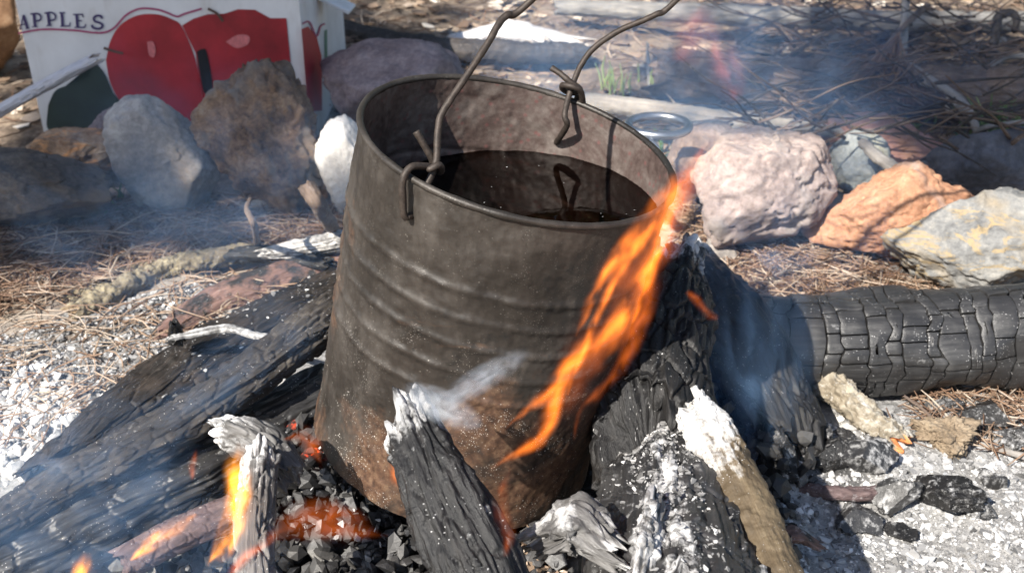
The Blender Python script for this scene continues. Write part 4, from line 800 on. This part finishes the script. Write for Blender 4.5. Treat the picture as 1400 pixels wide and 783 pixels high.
# brush: single dead branches
BR = [('forked pale dead branch arching down to the slate rock', [D(1240, 88, 1.22), D(1275, 112, 1.17), D(1310, 135, 1.12), D(1335, 175, 1.07), G(1345, 225, .0)], .0045, GREYT),
      ('thin side fork of the pale dead branch by the slate rock', [D(1240, 108, 1.20), D(1285, 122, 1.16), D(1315, 150, 1.11), D(1335, 180, 1.07)], .0032, GREYT),
      ('looping bluish twig below the pale dead branch', [D(1298, 128, 1.14), D(1296, 150, 1.13), D(1312, 162, 1.11), D(1334, 176, 1.08)], .0026, GREYT),
      ('long pale twig reaching right from the slate rock', [G(1330, 190, .03), D(1345, 176, 1.05), D(1375, 170, 1.04), D(1430, 164, 1.03)], .003, GREYT),
      ('straight tan twig crossing the grass by the slate rock', [G(1345, 205, .02), D(1370, 212, 1.03), D(1430, 222, 1.0)], .003, DEADW),
      ('slanting tan twig over the grass by the slate rock', [G(1365, 215, .01), D(1385, 195, 1.0), D(1430, 165, 1.0)], .0026, DEADW),
      ('dark curled twig hooked over at the top of the brush', [D(1240, 22, 1.45), D(1285, 22, 1.42), D(1318, 34, 1.40), D(1330, 48, 1.38), D(1318, 58, 1.38), D(1290, 66, 1.38)], .0045, DARKT),
      ('dark square bent twig beside the pale stake', [D(1358, 62, 1.36), D(1362, 40, 1.36), D(1366, 22, 1.36), D(1384, 18, 1.36), D(1390, 30, 1.36), D(1386, 44, 1.36)], .0055, DARKT),
      ('dark twig trailing down from the bent twig', [D(1362, 45, 1.36), D(1358, 66, 1.36), D(1350, 85, 1.35), D(1332, 100, 1.34)], .005, DARKT),
      ('long brown twig lying level across the brush', [D(1050, 80, 1.40), D(1110, 76, 1.36), D(1170, 84, 1.32), D(1260, 70, 1.3)], .0035, DEADW),
      ('tan hooked twig dangling left of the needle sprig', [D(1122, 142, 1.22), D(1128, 132, 1.22), D(1150, 122, 1.22), D(1190, 112, 1.24), D(1215, 60, 1.28)], .0035, DEADW),
      ('upright purplish branch in the middle of the brush', [G(1225, 175, .0), D(1232, 90, 1.27), D(1236, 40, 1.30), D(1240, -30, 1.33)], .0055, GREYT),
      ('thin twig rising steeply left of the upright branch', [G(1150, 150, 0), D(1175, 60, 1.42), D(1195, -20, 1.45)], .003, DEADW),
      ('level pale twig at the right edge of the brush', [D(1320, 104, 1.25), D(1360, 100, 1.22), D(1430, 98, 1.2)], .0035, GREYT),
      ('grey curved twig right of the pale stake', [D(1340, 100, 1.25), D(1380, 78, 1.25), D(1430, 80, 1.25)], .0035, GREYT),
      ('dark twig low in the brush behind the reddish rock', [G(1090, 165, .01), D(1160, 152, 1.22), D(1230, 158, 1.18), D(1290, 140, 1.15)], .0035, DARKT),
      ('brown twig leaning across the dark log', [G(1010, 130, .02), D(1040, 95, 1.35), D(1075, 60, 1.4), D(1100, 20, 1.45)], .0035, DEADW),
      ('thin pale upright twig behind the ring tool', [G(888, 128, 0), D(886, 80, 1.35), D(885, 60, 1.38)], .0022, GREYT)]
for i, (lab, pts, r, mt) in enumerate(BR):
    make_log('dead_branch', lab, 'branch', pts, [r, r * .95, r * .85, r * .7], mt, bark_disp(160 + i, .15, .0004), None, 90, 14, 1, .2, 50 + i, group='dead branches in the brush', upv=(.3, -1, .3))
# tangle of fine twigs
for (cnt_, tmat, lab_) in ((130, DARKT, 'tangled mass of fine dark twigs in the brush'), (240, DEADW, 'tangled mass of fine brown twigs in the brush')):
  vs, qs, ts, ga = [], [], [], []; k0 = 0
  for i in range(cnt_):
      x, y = random.uniform(1000, 1440), random.uniform(-20, 190); d = 1.55 - .0026 * (y + 20) + random.uniform(-.12, .08)
      if d < 1.0: d = 1.0
      a_ = random.uniform(-.9, .9) + (math.pi if random.random() < .5 else 0); L_ = random.uniform(.05, .17); p = D(x, y, d); p[2] = max(p[2], .004)
      dr = U(math.cos(a_), random.uniform(-.5, .5), math.sin(a_) * .7); pts = [p]
      for s in range(3): pts.append(pts[-1] + dr * L_ / 3 + RNG.normal(size=3) * L_ * .045)
      pts = np.array(pts); pts[:, 2] = np.maximum(pts[:, 2], .003)
      P, q, t, at = tube(pts, [random.uniform(.0008, .0020), .0009, .0004], 14, 6, jag=0, cap=1); vs.append(P); qs.append(q + k0); ts.append(t + k0); ga.append(at['guv'] + i); k0 += len(P)
  tag(link('twig_tangle', mesh_data('twig_tangle', np.vstack(vs), np.vstack(qs), np.vstack(ts), tmat, True, {'guv': np.vstack(ga), 'ash': np.zeros(k0), 'endf': np.zeros(k0)})), lab_, 'twigs', kind='stuff')
# dead pine sprig with hanging needles
SPR = empty('pine_sprig', tuple(G(1210, 170, 0))); tag(SPR, 'dead pine sprig with bunches of rusty hanging needles', 'sprig')
spts = [D(1268, 8, 1.34), D(1232, 40, 1.28), D(1205, 75, 1.23), D(1192, 100, 1.20)]
P, q, t, at = tube(spts, [.004, .0035, .003, .002], 60, 10, jag=0, cap=2); at['ash'] = np.zeros(len(P)); link('stem', mesh_data('stem', rel(P, SPR.location), q, t, DEADW, True, at), SPR)
for (x0, y0, x1, y1, n) in [(1192, 100, 1160, 178, 80), (1200, 92, 1196, 180, 80), (1206, 80, 1222, 160, 40), (1230, 45, 1190, 130, 60), (1215, 60, 1150, 130, 40)]:
    a0 = D(x0, y0, 1.2); a1 = D(x1, y1, 1.2); ln = np.linalg.norm(a1 - a0); e = (a1 - a0) / ln; rots = []; pos = []
    for i in range(n):
        dv = e + RNG.normal(size=3) * .13; dv /= np.linalg.norm(dv); s_ = np.cross(dv, RNG.normal(size=3)); s_ /= np.linalg.norm(s_); rots.append(np.stack([dv, s_, np.cross(dv, s_)], 1)); pos.append(a0 + dv * ln * .5)
    link('needle_bunch', needle_mesh('needle_bunch', np.array(pos) - np.array(SPR.location), RNG.uniform(.75, 1.05, n) * ln, np.full(n, .0009), np.array(rots), NEEDM, RNG.uniform(.2, .7, n)), SPR)['kind'] = 'stuff'

# ------------------------------------------------------------------ needles, litter, grass
def needles(name, label, n, poly, lo, hi, mat=NEEDM, tilt=.35, lift=(.001, .010), rad=.0005, rnd=None):
    xy = in_poly_px(n, poly); z_ = gz(xy[:, 0], xy[:, 1]) + RNG.uniform(*lift, n)
    tag(link(name, needle_mesh(name, np.column_stack([xy, z_]), RNG.uniform(lo, hi, n), rad * RNG.uniform(.7, 1.4, n), rotmats(n, tilt), mat, rnd)), label, 'needles', kind='stuff')
needles('pine_needles', 'dry rusty pine needles between the blocky log and the pale rocks', 2600, [(940, 300), (1140, 330), (1240, 400), (1420, 400), (1420, 430), (1040, 430), (940, 380)], .025, .065)
needles('pine_needles', 'dry pine needles on the shaded ground before the left rocks', 2600, [(-80, 330), (160, 270), (470, 270), (460, 340), (330, 350), (100, 420), (-80, 450)], .025, .07)
needles('pine_needles', 'scattered dry needles lying on the left ash', 420, left_ash, .015, .055, rnd=RNG.uniform(.4, 1, 420))
needles('pine_needles', 'dry needles strewn under the blocky log on the right', 260, [(1250, 540), (1420, 540), (1420, 640), (1240, 620)], .012, .045)
needles('pine_needles', 'dry needles and straw covering the ground in the background', 2600, [(-120, 200), (1500, 200), (1750, -60), (-400, -60)], .02, .07, rad=.0007, rnd=RNG.beta(1.2, 1.2, 2600))
xy = in_poly_px(5200, [(-160, 330), (1560, 330), (1800, -90), (-450, -90)])
scat('leaf_litter', 'brown and bleached leaf and bark litter on the forest floor', 'litter', xy, lsize(5200, .003, .018), LITM, 'chips', .18, .5, .2)
xy = in_poly_px(1500, [(-80, 440), (100, 400), (280, 330), (230, 310), (-80, 380)]); scat('dirt_crumbs', 'tan dirt and bark crumbs on the sunlit ground left', 'dirt', xy, lsize(1500, .0015, .006), LITM, 'lumps', .7, 3, rnd=RNG.uniform(.45, .95, 1500))
GRASS = mat_pieces('green_grass', [(0, (.05, .11, .02)), (.5, (.12, .22, .05)), (1, (.32, .40, .14))], .6)
def tuft(label, x, y, n, h, spread, rnd=None):
    p = G(x, y, 0); pos = []; rots = []; ln = RNG.uniform(.5, 1, n) * h
    for i in range(n):
        dv = U(RNG.normal() * spread, RNG.normal() * spread, 1); dv /= np.linalg.norm(dv); s_ = np.cross(dv, RNG.normal(size=3)); s_ /= np.linalg.norm(s_); rots.append(np.stack([dv, s_, np.cross(dv, s_)], 1)); pos.append(U(RNG.normal() * .014, RNG.normal() * .014, -.004) + dv * ln[i] / 2)
    tag(link('grass_tuft', needle_mesh('grass_tuft', np.array(pos), ln, np.full(n, .0014), np.array(rots), GRASS, rnd), None, tuple(p)), label, 'grass')
tuft('short yellow green grass stubs behind the can', 846, 128, 9, .045, .12, RNG.uniform(.75, 1, 9)); tuft('a few yellow green grass stubs beside the taller stubs', 876, 128, 6, .035, .15, RNG.uniform(.75, 1, 6))
tuft('green grass blades behind the slate rock', 1352, 205, 30, .07, .5); tuft('green grass blades at the right end of the brush', 1392, 230, 34, .07, .6); tuft('green grass blades in front of the dark log', 1375, 150, 40, .06, .6); tuft('green blades sprouting through the fallen log', 1160, 118, 26, .05, .7); tuft('green blades under the dead pine sprig', 1260, 165, 30, .05, .8); tuft('small green sprigs between the reddish and slate rock', 1258, 225, 16, .03, .8); tuft('green grass at the foot of the ring tool', 912, 220, 18, .035, .6); tuft('small green blades beside the tan banded rock', 165, 285, 10, .025, .7); tuft('faint green grass before the fallen branch', 520, 90, 20, .03, .6)

# ------------------------------------------------------------------ flames
def flame_obj(name, P3, rad, c, strength, parent, org, seed):
    """a tongue of burning gas: a closed shell whose volume glows most along its curved core"""
    P3 = np.array(P3); zx = P3[-1] - P3[0]; L_ = np.linalg.norm(zx); zx /= L_; xx = np.cross([0, 1.0, 0], zx); xx /= np.linalg.norm(xx); yy = np.cross(zx, xx); M = np.stack([xx, yy, zx], 1)
    C_ = catmull(P3, 48); R_ = np.interp(np.linspace(0, 1, 48), np.linspace(0, 1, len(rad)), rad)
    loc = (C_ - P3[0]) @ M; K = max(np.abs(loc[:, :2]).max(), R_.max()) * 1.05
    P, q, t, at = tube(P3, [r * 1.25 + .0012 for r in rad], 48, 20, jag=0, upv=xx, cap=3)
    V = (P - P3[0]) @ M
    m, nt = newmat('flame_gas'); oc = coord(nt)
    nz = nd(nt, 'ShaderNodeTexNoise'); sc_ = nd(nt, 'ShaderNodeVectorMath', operation='MULTIPLY'); nt.links.new(oc, sc_.inputs[0]); sc_.inputs[1].default_value = (1, 1, .45)
    of = nd(nt, 'ShaderNodeVectorMath', operation='ADD'); nt.links.new(sc_.outputs[0], of.inputs[0]); of.inputs[1].default_value = (seed * .37, seed * .71, 0)
    nt.links.new(of.outputs[0], nz.inputs['Vector']); nz.inputs['Scale'].default_value = 95; nz.inputs['Detail'].default_value = 2
    wob_ = nd(nt, 'ShaderNodeVectorMath', operation='SUBTRACT'); nt.links.new(nz.outputs['Color'], wob_.inputs[0]); wob_.inputs[1].default_value = (.5, .5, .5)
    wo2 = nd(nt, 'ShaderNodeVectorMath', operation='SCALE'); nt.links.new(wob_.outputs[0], wo2.inputs[0]); wo2.inputs['Scale'].default_value = float(np.mean(rad)) * 1.9
    ad = nd(nt, 'ShaderNodeVectorMath', operation='ADD'); nt.links.new(oc, ad.inputs[0]); nt.links.new(wo2.outputs[0], ad.inputs[1])
    sx = nd(nt, 'ShaderNodeSeparateXYZ'); nt.links.new(ad.outputs[0], sx.inputs[0])
    zn = math_(nt, 'DIVIDE', sx.outputs[2], L_)
    order = np.argsort(loc[:, 2]); pos = loc[order, 2] / L_; pick = np.linspace(0, 47, 14).astype(int)
    rp = nd(nt, 'ShaderNodeValToRGB'); nt.links.new(zn, rp.inputs[0]); cr = rp.color_ramp
    while len(cr.elements) < 14: cr.elements.new(.5)
    for e, k in zip(cr.elements, pick):
        kk = order[k]; e.position = float(np.clip(pos[k], 0, 1)); e.color = (loc[kk, 0] / K * .5 + .5, loc[kk, 1] / K * .5 + .5, R_[kk] / K, 1)
    sp = nd(nt, 'ShaderNodeSeparateColor'); nt.links.new(rp.outputs[0], sp.inputs[0])
    dx = math_(nt, 'SUBTRACT', sx.outputs[0], math_(nt, 'MULTIPLY', math_(nt, 'SUBTRACT', sp.outputs[0], .5), 2 * K))
    dy = math_(nt, 'SUBTRACT', sx.outputs[1], math_(nt, 'MULTIPLY', math_(nt, 'SUBTRACT', sp.outputs[1], .5), 2 * K))
    d = math_(nt, 'SQRT', math_(nt, 'ADD', math_(nt, 'MULTIPLY', dx, dx), math_(nt, 'MULTIPLY', dy, dy)))
    f = math_(nt, 'SUBTRACT', 1.0, math_(nt, 'DIVIDE', d, math_(nt, 'ADD', math_(nt, 'MULTIPLY', sp.outputs[2], K), 1e-5)), True)
    f = math_(nt, 'POWER', f, 2.6)
    st = noise(nt, of.outputs[0], 130, 2, .5); f = math_(nt, 'MULTIPLY', f, ramp(nt, st, [(.40, .03), (.66, 1.0)]))
    ends = math_(nt, 'MULTIPLY', ramp(nt, zn, [(0, .25), (.12, 1)]), ramp(nt, zn, [(.6, 1), (1, .15)]))
    e = nd(nt, 'ShaderNodeEmission'); e.inputs[0].default_value = col4(c); nt.links.new(math_(nt, 'MULTIPLY', math_(nt, 'MULTIPLY', f, ends), strength / (2 * np.mean(rad))), e.inputs[1])
    o_ = nd(nt, 'ShaderNodeOutputMaterial'); nt.links.new(e.outputs[0], o_.inputs['Volume']); m.cycles.volume_step_rate = .35
    ob = link(name, mesh_data(name, V, q, t, m), parent, tuple(P3[0] - (np.array(org) if parent else 0)))
    from mathutils import Matrix
    ob.rotation_euler = Matrix(M.tolist()).to_euler(); return ob
FL_O = ((1, .21, .02), 3.7); FL_Y = ((1, .33, .03), 10.0); FL_R = ((1, .19, .03), 1.1); FL_S = ((1, .19, .03), .5); FL_P = ((1, .25, .20), .55)
def tongue(name, pts, d, wpx, mt, parent=None, origin=None, seed=0):
    ds = d if hasattr(d, '__len__') else [d] * len(pts); P3 = [D(x, y, dd) for (x, y), dd in zip(pts, ds)]
    return flame_obj(name, P3, [w_ / 2 * np.mean(ds) / FPX * 1.75 for w_ in wpx], mt[0], mt[1], parent, origin, seed)
fo = D(760, 640, .455); MF = empty('flame', tuple(fo)); tag(MF, 'tall orange flame licking up the right side of the can', 'flame')
for i, (pts, d, wpx, mt) in enumerate([
    ([(672, 640), (712, 616), (744, 590), (760, 545), (775, 505), (812, 468), (848, 440)], [.436, .434, .434, .436, .44, .45, .46], [5, 20, 27, 24, 26, 22, 5], FL_O),
    ([(692, 588), (735, 548), (778, 510), (822, 470), (858, 425), (880, 370), (902, 312), (938, 232)], [.432, .434, .438, .445, .455, .47, .48, .50], [3, 12, 20, 24, 24, 24, 24, 8], FL_O),
    ([(786, 600), (800, 560), (838, 515), (868, 460), (888, 405), (905, 345)], [.455, .457, .46, .468, .475, .485], [4, 10, 16, 20, 22, 6], FL_R),
    ([(790, 462), (812, 400), (842, 358), (876, 322), (905, 285), (935, 245), (962, 200)], [.445, .45, .455, .465, .475, .49, .51], [4, 14, 20, 26, 28, 26, 6], FL_O),
    ([(866, 430), (882, 380), (906, 330), (925, 280), (945, 235), (975, 190)], [.475, .48, .485, .495, .505, .52], [8, 24, 34, 34, 26, 6], FL_R),
    ([(720, 600), (770, 545), (815, 480), (852, 410), (884, 345), (925, 260)], [.440, .443, .450, .462, .475, .495], [8, 40, 62, 70, 62, 10], FL_S),
    ([(776, 540), (800, 480), (818, 430), (850, 372), (872, 330)], [.444, .447, .452, .462, .472], [4, 10, 14, 16, 5], FL_O),
    ([(850, 470), (872, 415), (893, 360), (912, 305), (930, 262)], [.468, .475, .483, .492, .50], [4, 14, 18, 16, 4], FL_O),
    ([(688, 760), (692, 720), (686, 680), (700, 640)], [.425, .428, .43, .434], [6, 20, 22, 6], FL_R)]):
    tongue('flame_tongue', pts, d, wpx, mt, MF, origin=fo, seed=i)
def flame(label, pts, d, wpx, mt, seed): return tag(tongue('flame', pts, d, wpx, mt, seed=seed), label, 'flame')
flame('bright yellow flame rising beside the white ash stick', [(284, 772), (304, 752), (320, 722), (324, 680), (326, 640), (332, 606)], .50, [4, 20, 26, 28, 28, 8], FL_Y, 11)
flame('orange flame lick above the purplish stick', [(178, 764), (205, 745), (240, 722), (268, 702)], .50, [4, 18, 20, 5], FL_Y, 12)
flame('small round yellow flame at the lower left edge of the fire', [(104, 800), (112, 778), (118, 756)], .47, [16, 26, 6], FL_Y, 13)
flame('red orange flame spreading over the charcoal heap', [(352, 745), (400, 716), (445, 708), (490, 722), (528, 738)], .485, [6, 36, 44, 36, 6], FL_R, 14)
flame('short red flame lifting from the charcoal heap', [(430, 725), (450, 705), (462, 680)], .482, [20, 34, 6], FL_R, 15)
flame('small orange flame under the front wood chunk', [(530, 632), (545, 650), (560, 664), (570, 676)], .476, [6, 22, 22, 5], FL_O, 16)
flame('dull red flame at the lower left of the can', [(388, 602), (410, 592), (428, 612), (440, 636)], .53, [8, 24, 24, 5], FL_R, 17)
flame('dim red flame in the gap under the rounded branch', [(262, 655), (266, 635), (270, 612)], .56, [5, 13, 4], FL_R, 18)
flame('dim orange flame low at the bottom of the fire', [(300, 800), (335, 760), (372, 735)], .48, [10, 20, 6], FL_R, 19)
flame('little orange flame on the broad blue black log', [(938, 398), (955, 412), (972, 432), (982, 436)], .615, [5, 12, 14, 8], FL_R, 20)
flame('faint pink flame drifting free above the rocks', [(930, 84), (938, 55), (962, 30), (985, 18)], .74, [30, 56, 60, 14], FL_P, 21)
flame('faint red wisp of flame trailing below the drifting flame', [(1004, 142), (1000, 110), (984, 70), (975, 30)], .74, [10, 40, 44, 14], FL_P, 22)

# ------------------------------------------------------------------ smoke
def mat_smoke(name, dens, scale=3.0, lo=.48, hi=.75, colr=(.30, .55, 1.0), dist=1.2, stretch=(1, 1, .5)):
    m, nt = newmat(name); g = coord(nt); n = noise(nt, coord(nt, 'Object', stretch), scale, 4, .55, dist)
    ln = nd(nt, 'ShaderNodeVectorMath', operation='LENGTH'); nt.links.new(g, ln.inputs[0])
    fall = ramp(nt, ln.outputs['Value'], [(.15, 1), (.55, .45), (.95, 0)])
    v = nd(nt, 'ShaderNodeVolumeScatter'); v.inputs['Color'].default_value = col4(colr); v.inputs['Anisotropy'].default_value = -0.2
    nt.links.new(math_(nt, 'MULTIPLY', math_(nt, 'MULTIPLY', ramp(nt, n, [(lo, .03), (hi, 1)]), fall), dens), v.inputs['Density'])
    o_ = nd(nt, 'ShaderNodeOutputMaterial'); nt.links.new(v.outputs[0], o_.inputs['Volume']); return m
bS, fS = ICO[3]
def smoke(label, c_, half, dens, rot=(0, 0, 0), **kw):
    o_ = link('smoke', mesh_data('smoke', bS, None, fS, mat_smoke('smoke', dens, **kw)), None, tuple(c_)); o_.scale = half; o_.rotation_euler = rot
    return tag(o_, label, 'smoke', kind='stuff')
smoke('blue smoke rising from the logs right of the can', D(1010, 500, .66), (.05, .05, .095), 12, (0, -.15, 0), scale=2.2)
smoke('thin blue smoke veil drifting behind the can', D(930, 110, .95), (.24, .16, .17), 9, (0, .3, 0), scale=2.0)
smoke('thin blue smoke drifting over the background on the right', D(1130, 110, 1.05), (.26, .14, .13), 5, scale=2.0)
smoke('hazy smoke over the left rocks', D(330, 255, .80), (.18, .08, .11), 6, (0, .5, 0), scale=2.4)
smoke('smoke lying over the left ash and needles', D(180, 350, .72), (.15, .06, .06), 5, (0, .4, 0), scale=2.6)
smoke('smoke curling over the broad charred log', D(300, 520, .58), (.085, .03, .022), 15, (0, -.62, 0), scale=2.6)
smoke('smoke curling by the lower left logs', D(60, 610, .56), (.09, .04, .06), 16, (0, .4, 0), scale=2.6)
smoke('smoke drifting at the bottom left of the fire', D(120, 730, .47), (.09, .03, .05), 18, (0, .2, 0), scale=2.4)
smoke('small white jet of smoke puffing from the front wood chunk', D(604, 556, .458), (.020, .006, .0085), 260, (0, .55, 0), scale=1.8, colr=(.75, .85, 1), lo=.42, hi=.62)
smoke('thin smoke wisp rising from the jet over the can front', D(655, 520, .446), (.026, .005, .0065), 170, (0, -.62, 0), scale=2.2, colr=(.75, .85, 1), lo=.42, hi=.65)
smoke('light smoke over the pale rocks on the right', D(1030, 330, .74), (.11, .06, .07), 8, scale=2.2)

# ------------------------------------------------------------------ the tree whose boughs shade the box and the left rocks
LEAF = mat_pieces('tree_leaf', [(0, (.03, .07, .015)), (1, (.08, .14, .035))], .6)
TREE = empty('shade_tree', (-3.3, -1.6, 0)); tag(TREE, 'leafy tree standing beside the camp, its boughs shading the carton', 'tree')
TL = 2.9
spots = [(G(230, 130, .10), .17, 1000), (G(60, 150, .08), .14, 700), (G(370, 130, .10), .15, 800), (G(130, 60, .10), .12, 500), (G(30, 250, .06), .085, 260), (G(190, 240, .05), .07, 170), (G(350, 225, .06), .06, 70), (G(540, 110, .05), .10, 200),
         (G(1080, 70, .05), .20, 260), (G(1280, 70, .05), .18, 300), (G(1400, 150, .06), .12, 200), (G(500, 40, .0), .16, 90), (G(1340, 215, .05), .07, 90)]
def tw(P, q, t, at): at['ash'] = np.zeros(len(P)); return at
P, q, t, at = tube([(-3.3, -1.6, -.1), (-3.25, -1.55, 1.2), (-3.1, -1.45, 2.4), (-3.0, -1.4, 3.4)], [.14, .11, .08, .04], 80, 40, disp=bark_disp(301, .08, .006), jag=0)
link('trunk', mesh_data('trunk', rel(P, TREE.location), q, t, BARKB, True, tw(P, q, t, at)), TREE)
lv, lr, lp, ls = [], [], [], []
for i, (p, r, n) in enumerate(spots):
    c_ = p + SUNV * TL; dv = RNG.normal(size=(n, 3)); dv /= np.linalg.norm(dv, axis=1)[:, None]; pos = c_ + dv * (r * RNG.uniform(0, 1, n) ** .45)[:, None] * U(1.15, 1.15, .8); lp.append(pos); ls.append(RNG.uniform(.022, .042, n))
    st = U(-3.12, -1.46, 1.6 + .08 * i); mid = (st + c_) / 2 + U(0, 0, .12)
    P, q, t, at = tube([st, mid, c_], [.03, .018, .006], 40, 10, jag=0, cap=2); link('limb', mesh_data('limb', rel(P, TREE.location), q, t, BARKB, True, tw(P, q, t, at)), TREE)
lp = np.vstack(lp); ls = np.concatenate(ls)
for (x, y, z_, rg_) in ((178, 190, .09, .030), (60, 205, .06, .035), (395, 298, .01, .050), (440, 205, .07, .045), (455, 235, .06, .03), (220, 368, .01, .030), (150, 402, .01, .035), (300, 352, .02, .03), (90, 395, .0, .035), (30, 420, 0, .035), (350, 95, .14, .012)):   # gaps between the leaf clumps
    pr = lp - SUNV * ((lp[:, 2] - z_) / SUNV[2])[:, None]; keep = np.hypot(*(pr[:, :2] - G(x, y, z_)[:2]).T) > rg_; lp = lp[keep]; ls = ls[keep]
v, f = chips_geo(len(lp))
link('crown', piece_mesh('crown', v, f, lp - np.array(TREE.location), np.stack([ls, ls * .55, ls * .05], 1), rotmats(len(lp), 1.3), LEAF), TREE)['kind'] = 'stuff'

# ------------------------------------------------------------------ pines standing behind the camp
NEEDLEG = mat_pieces('pine_foliage', [(0, (.025, .05, .018)), (1, (.07, .11, .035))], .6)
P, q, t, at = tube([(0, 0, -.1), (.03, .02, 2.5), (0, .04, 6.5)], [.13, .10, .03], 60, 20, disp=bark_disp(401, .08, .006), jag=0); at['ash'] = np.zeros(len(P))
trunk_me = mesh_data('trunk', P, q, t, BARKB, True, at)
n = 5200; hz_ = RNG.uniform(.9, 6.8, n); a_ = RNG.uniform(0, 6.283, n); tier = (hz_ * 2.4) % 1.0; rad_ = (1.5 * (1 - (hz_ - .9) / 6.4) + .25) * np.sqrt(RNG.uniform(.02, 1, n)) * (1 - .5 * tier)
v, f = chips_geo(n); sz_ = RNG.uniform(.06, .13, n)
crown_me = piece_mesh('crown', v, f, np.stack([np.cos(a_) * rad_, np.sin(a_) * rad_, hz_ - .25 * rad_], 1), np.stack([sz_, sz_ * .45, sz_ * .06], 1), rotmats(n, 1.2), NEEDLEG)
for i, (x, y, sc, lab) in enumerate([(-4.2, 5.2, 1.0, 'tall dark pine far behind the apple carton'), (-2.4, 6.2, 1.15, 'pine standing behind the left rocks'), (-.7, 5.0, .9, 'smaller pine straight behind the can'), (.9, 6.3, 1.2, 'tallest pine behind the fallen branch'), (2.5, 5.1, 1.0, 'pine behind the brush'), (4.2, 6.4, 1.1, 'pine far behind the slate rock'), (.2, 8.0, 1.3, 'distant pine between the nearer pines'), (5.6, 4.4, .95, 'pine at the edge of the clearing beside the brush')]):
    r_ = empty('pine_tree', (x, y, 0)); r_.scale = (sc,) * 3; r_.rotation_euler.z = i * 1.1; tag(r_, lab, 'tree', 'pines behind the camp'); link('trunk', trunk_me, r_); link('crown', crown_me, r_)['kind'] = 'stuff'
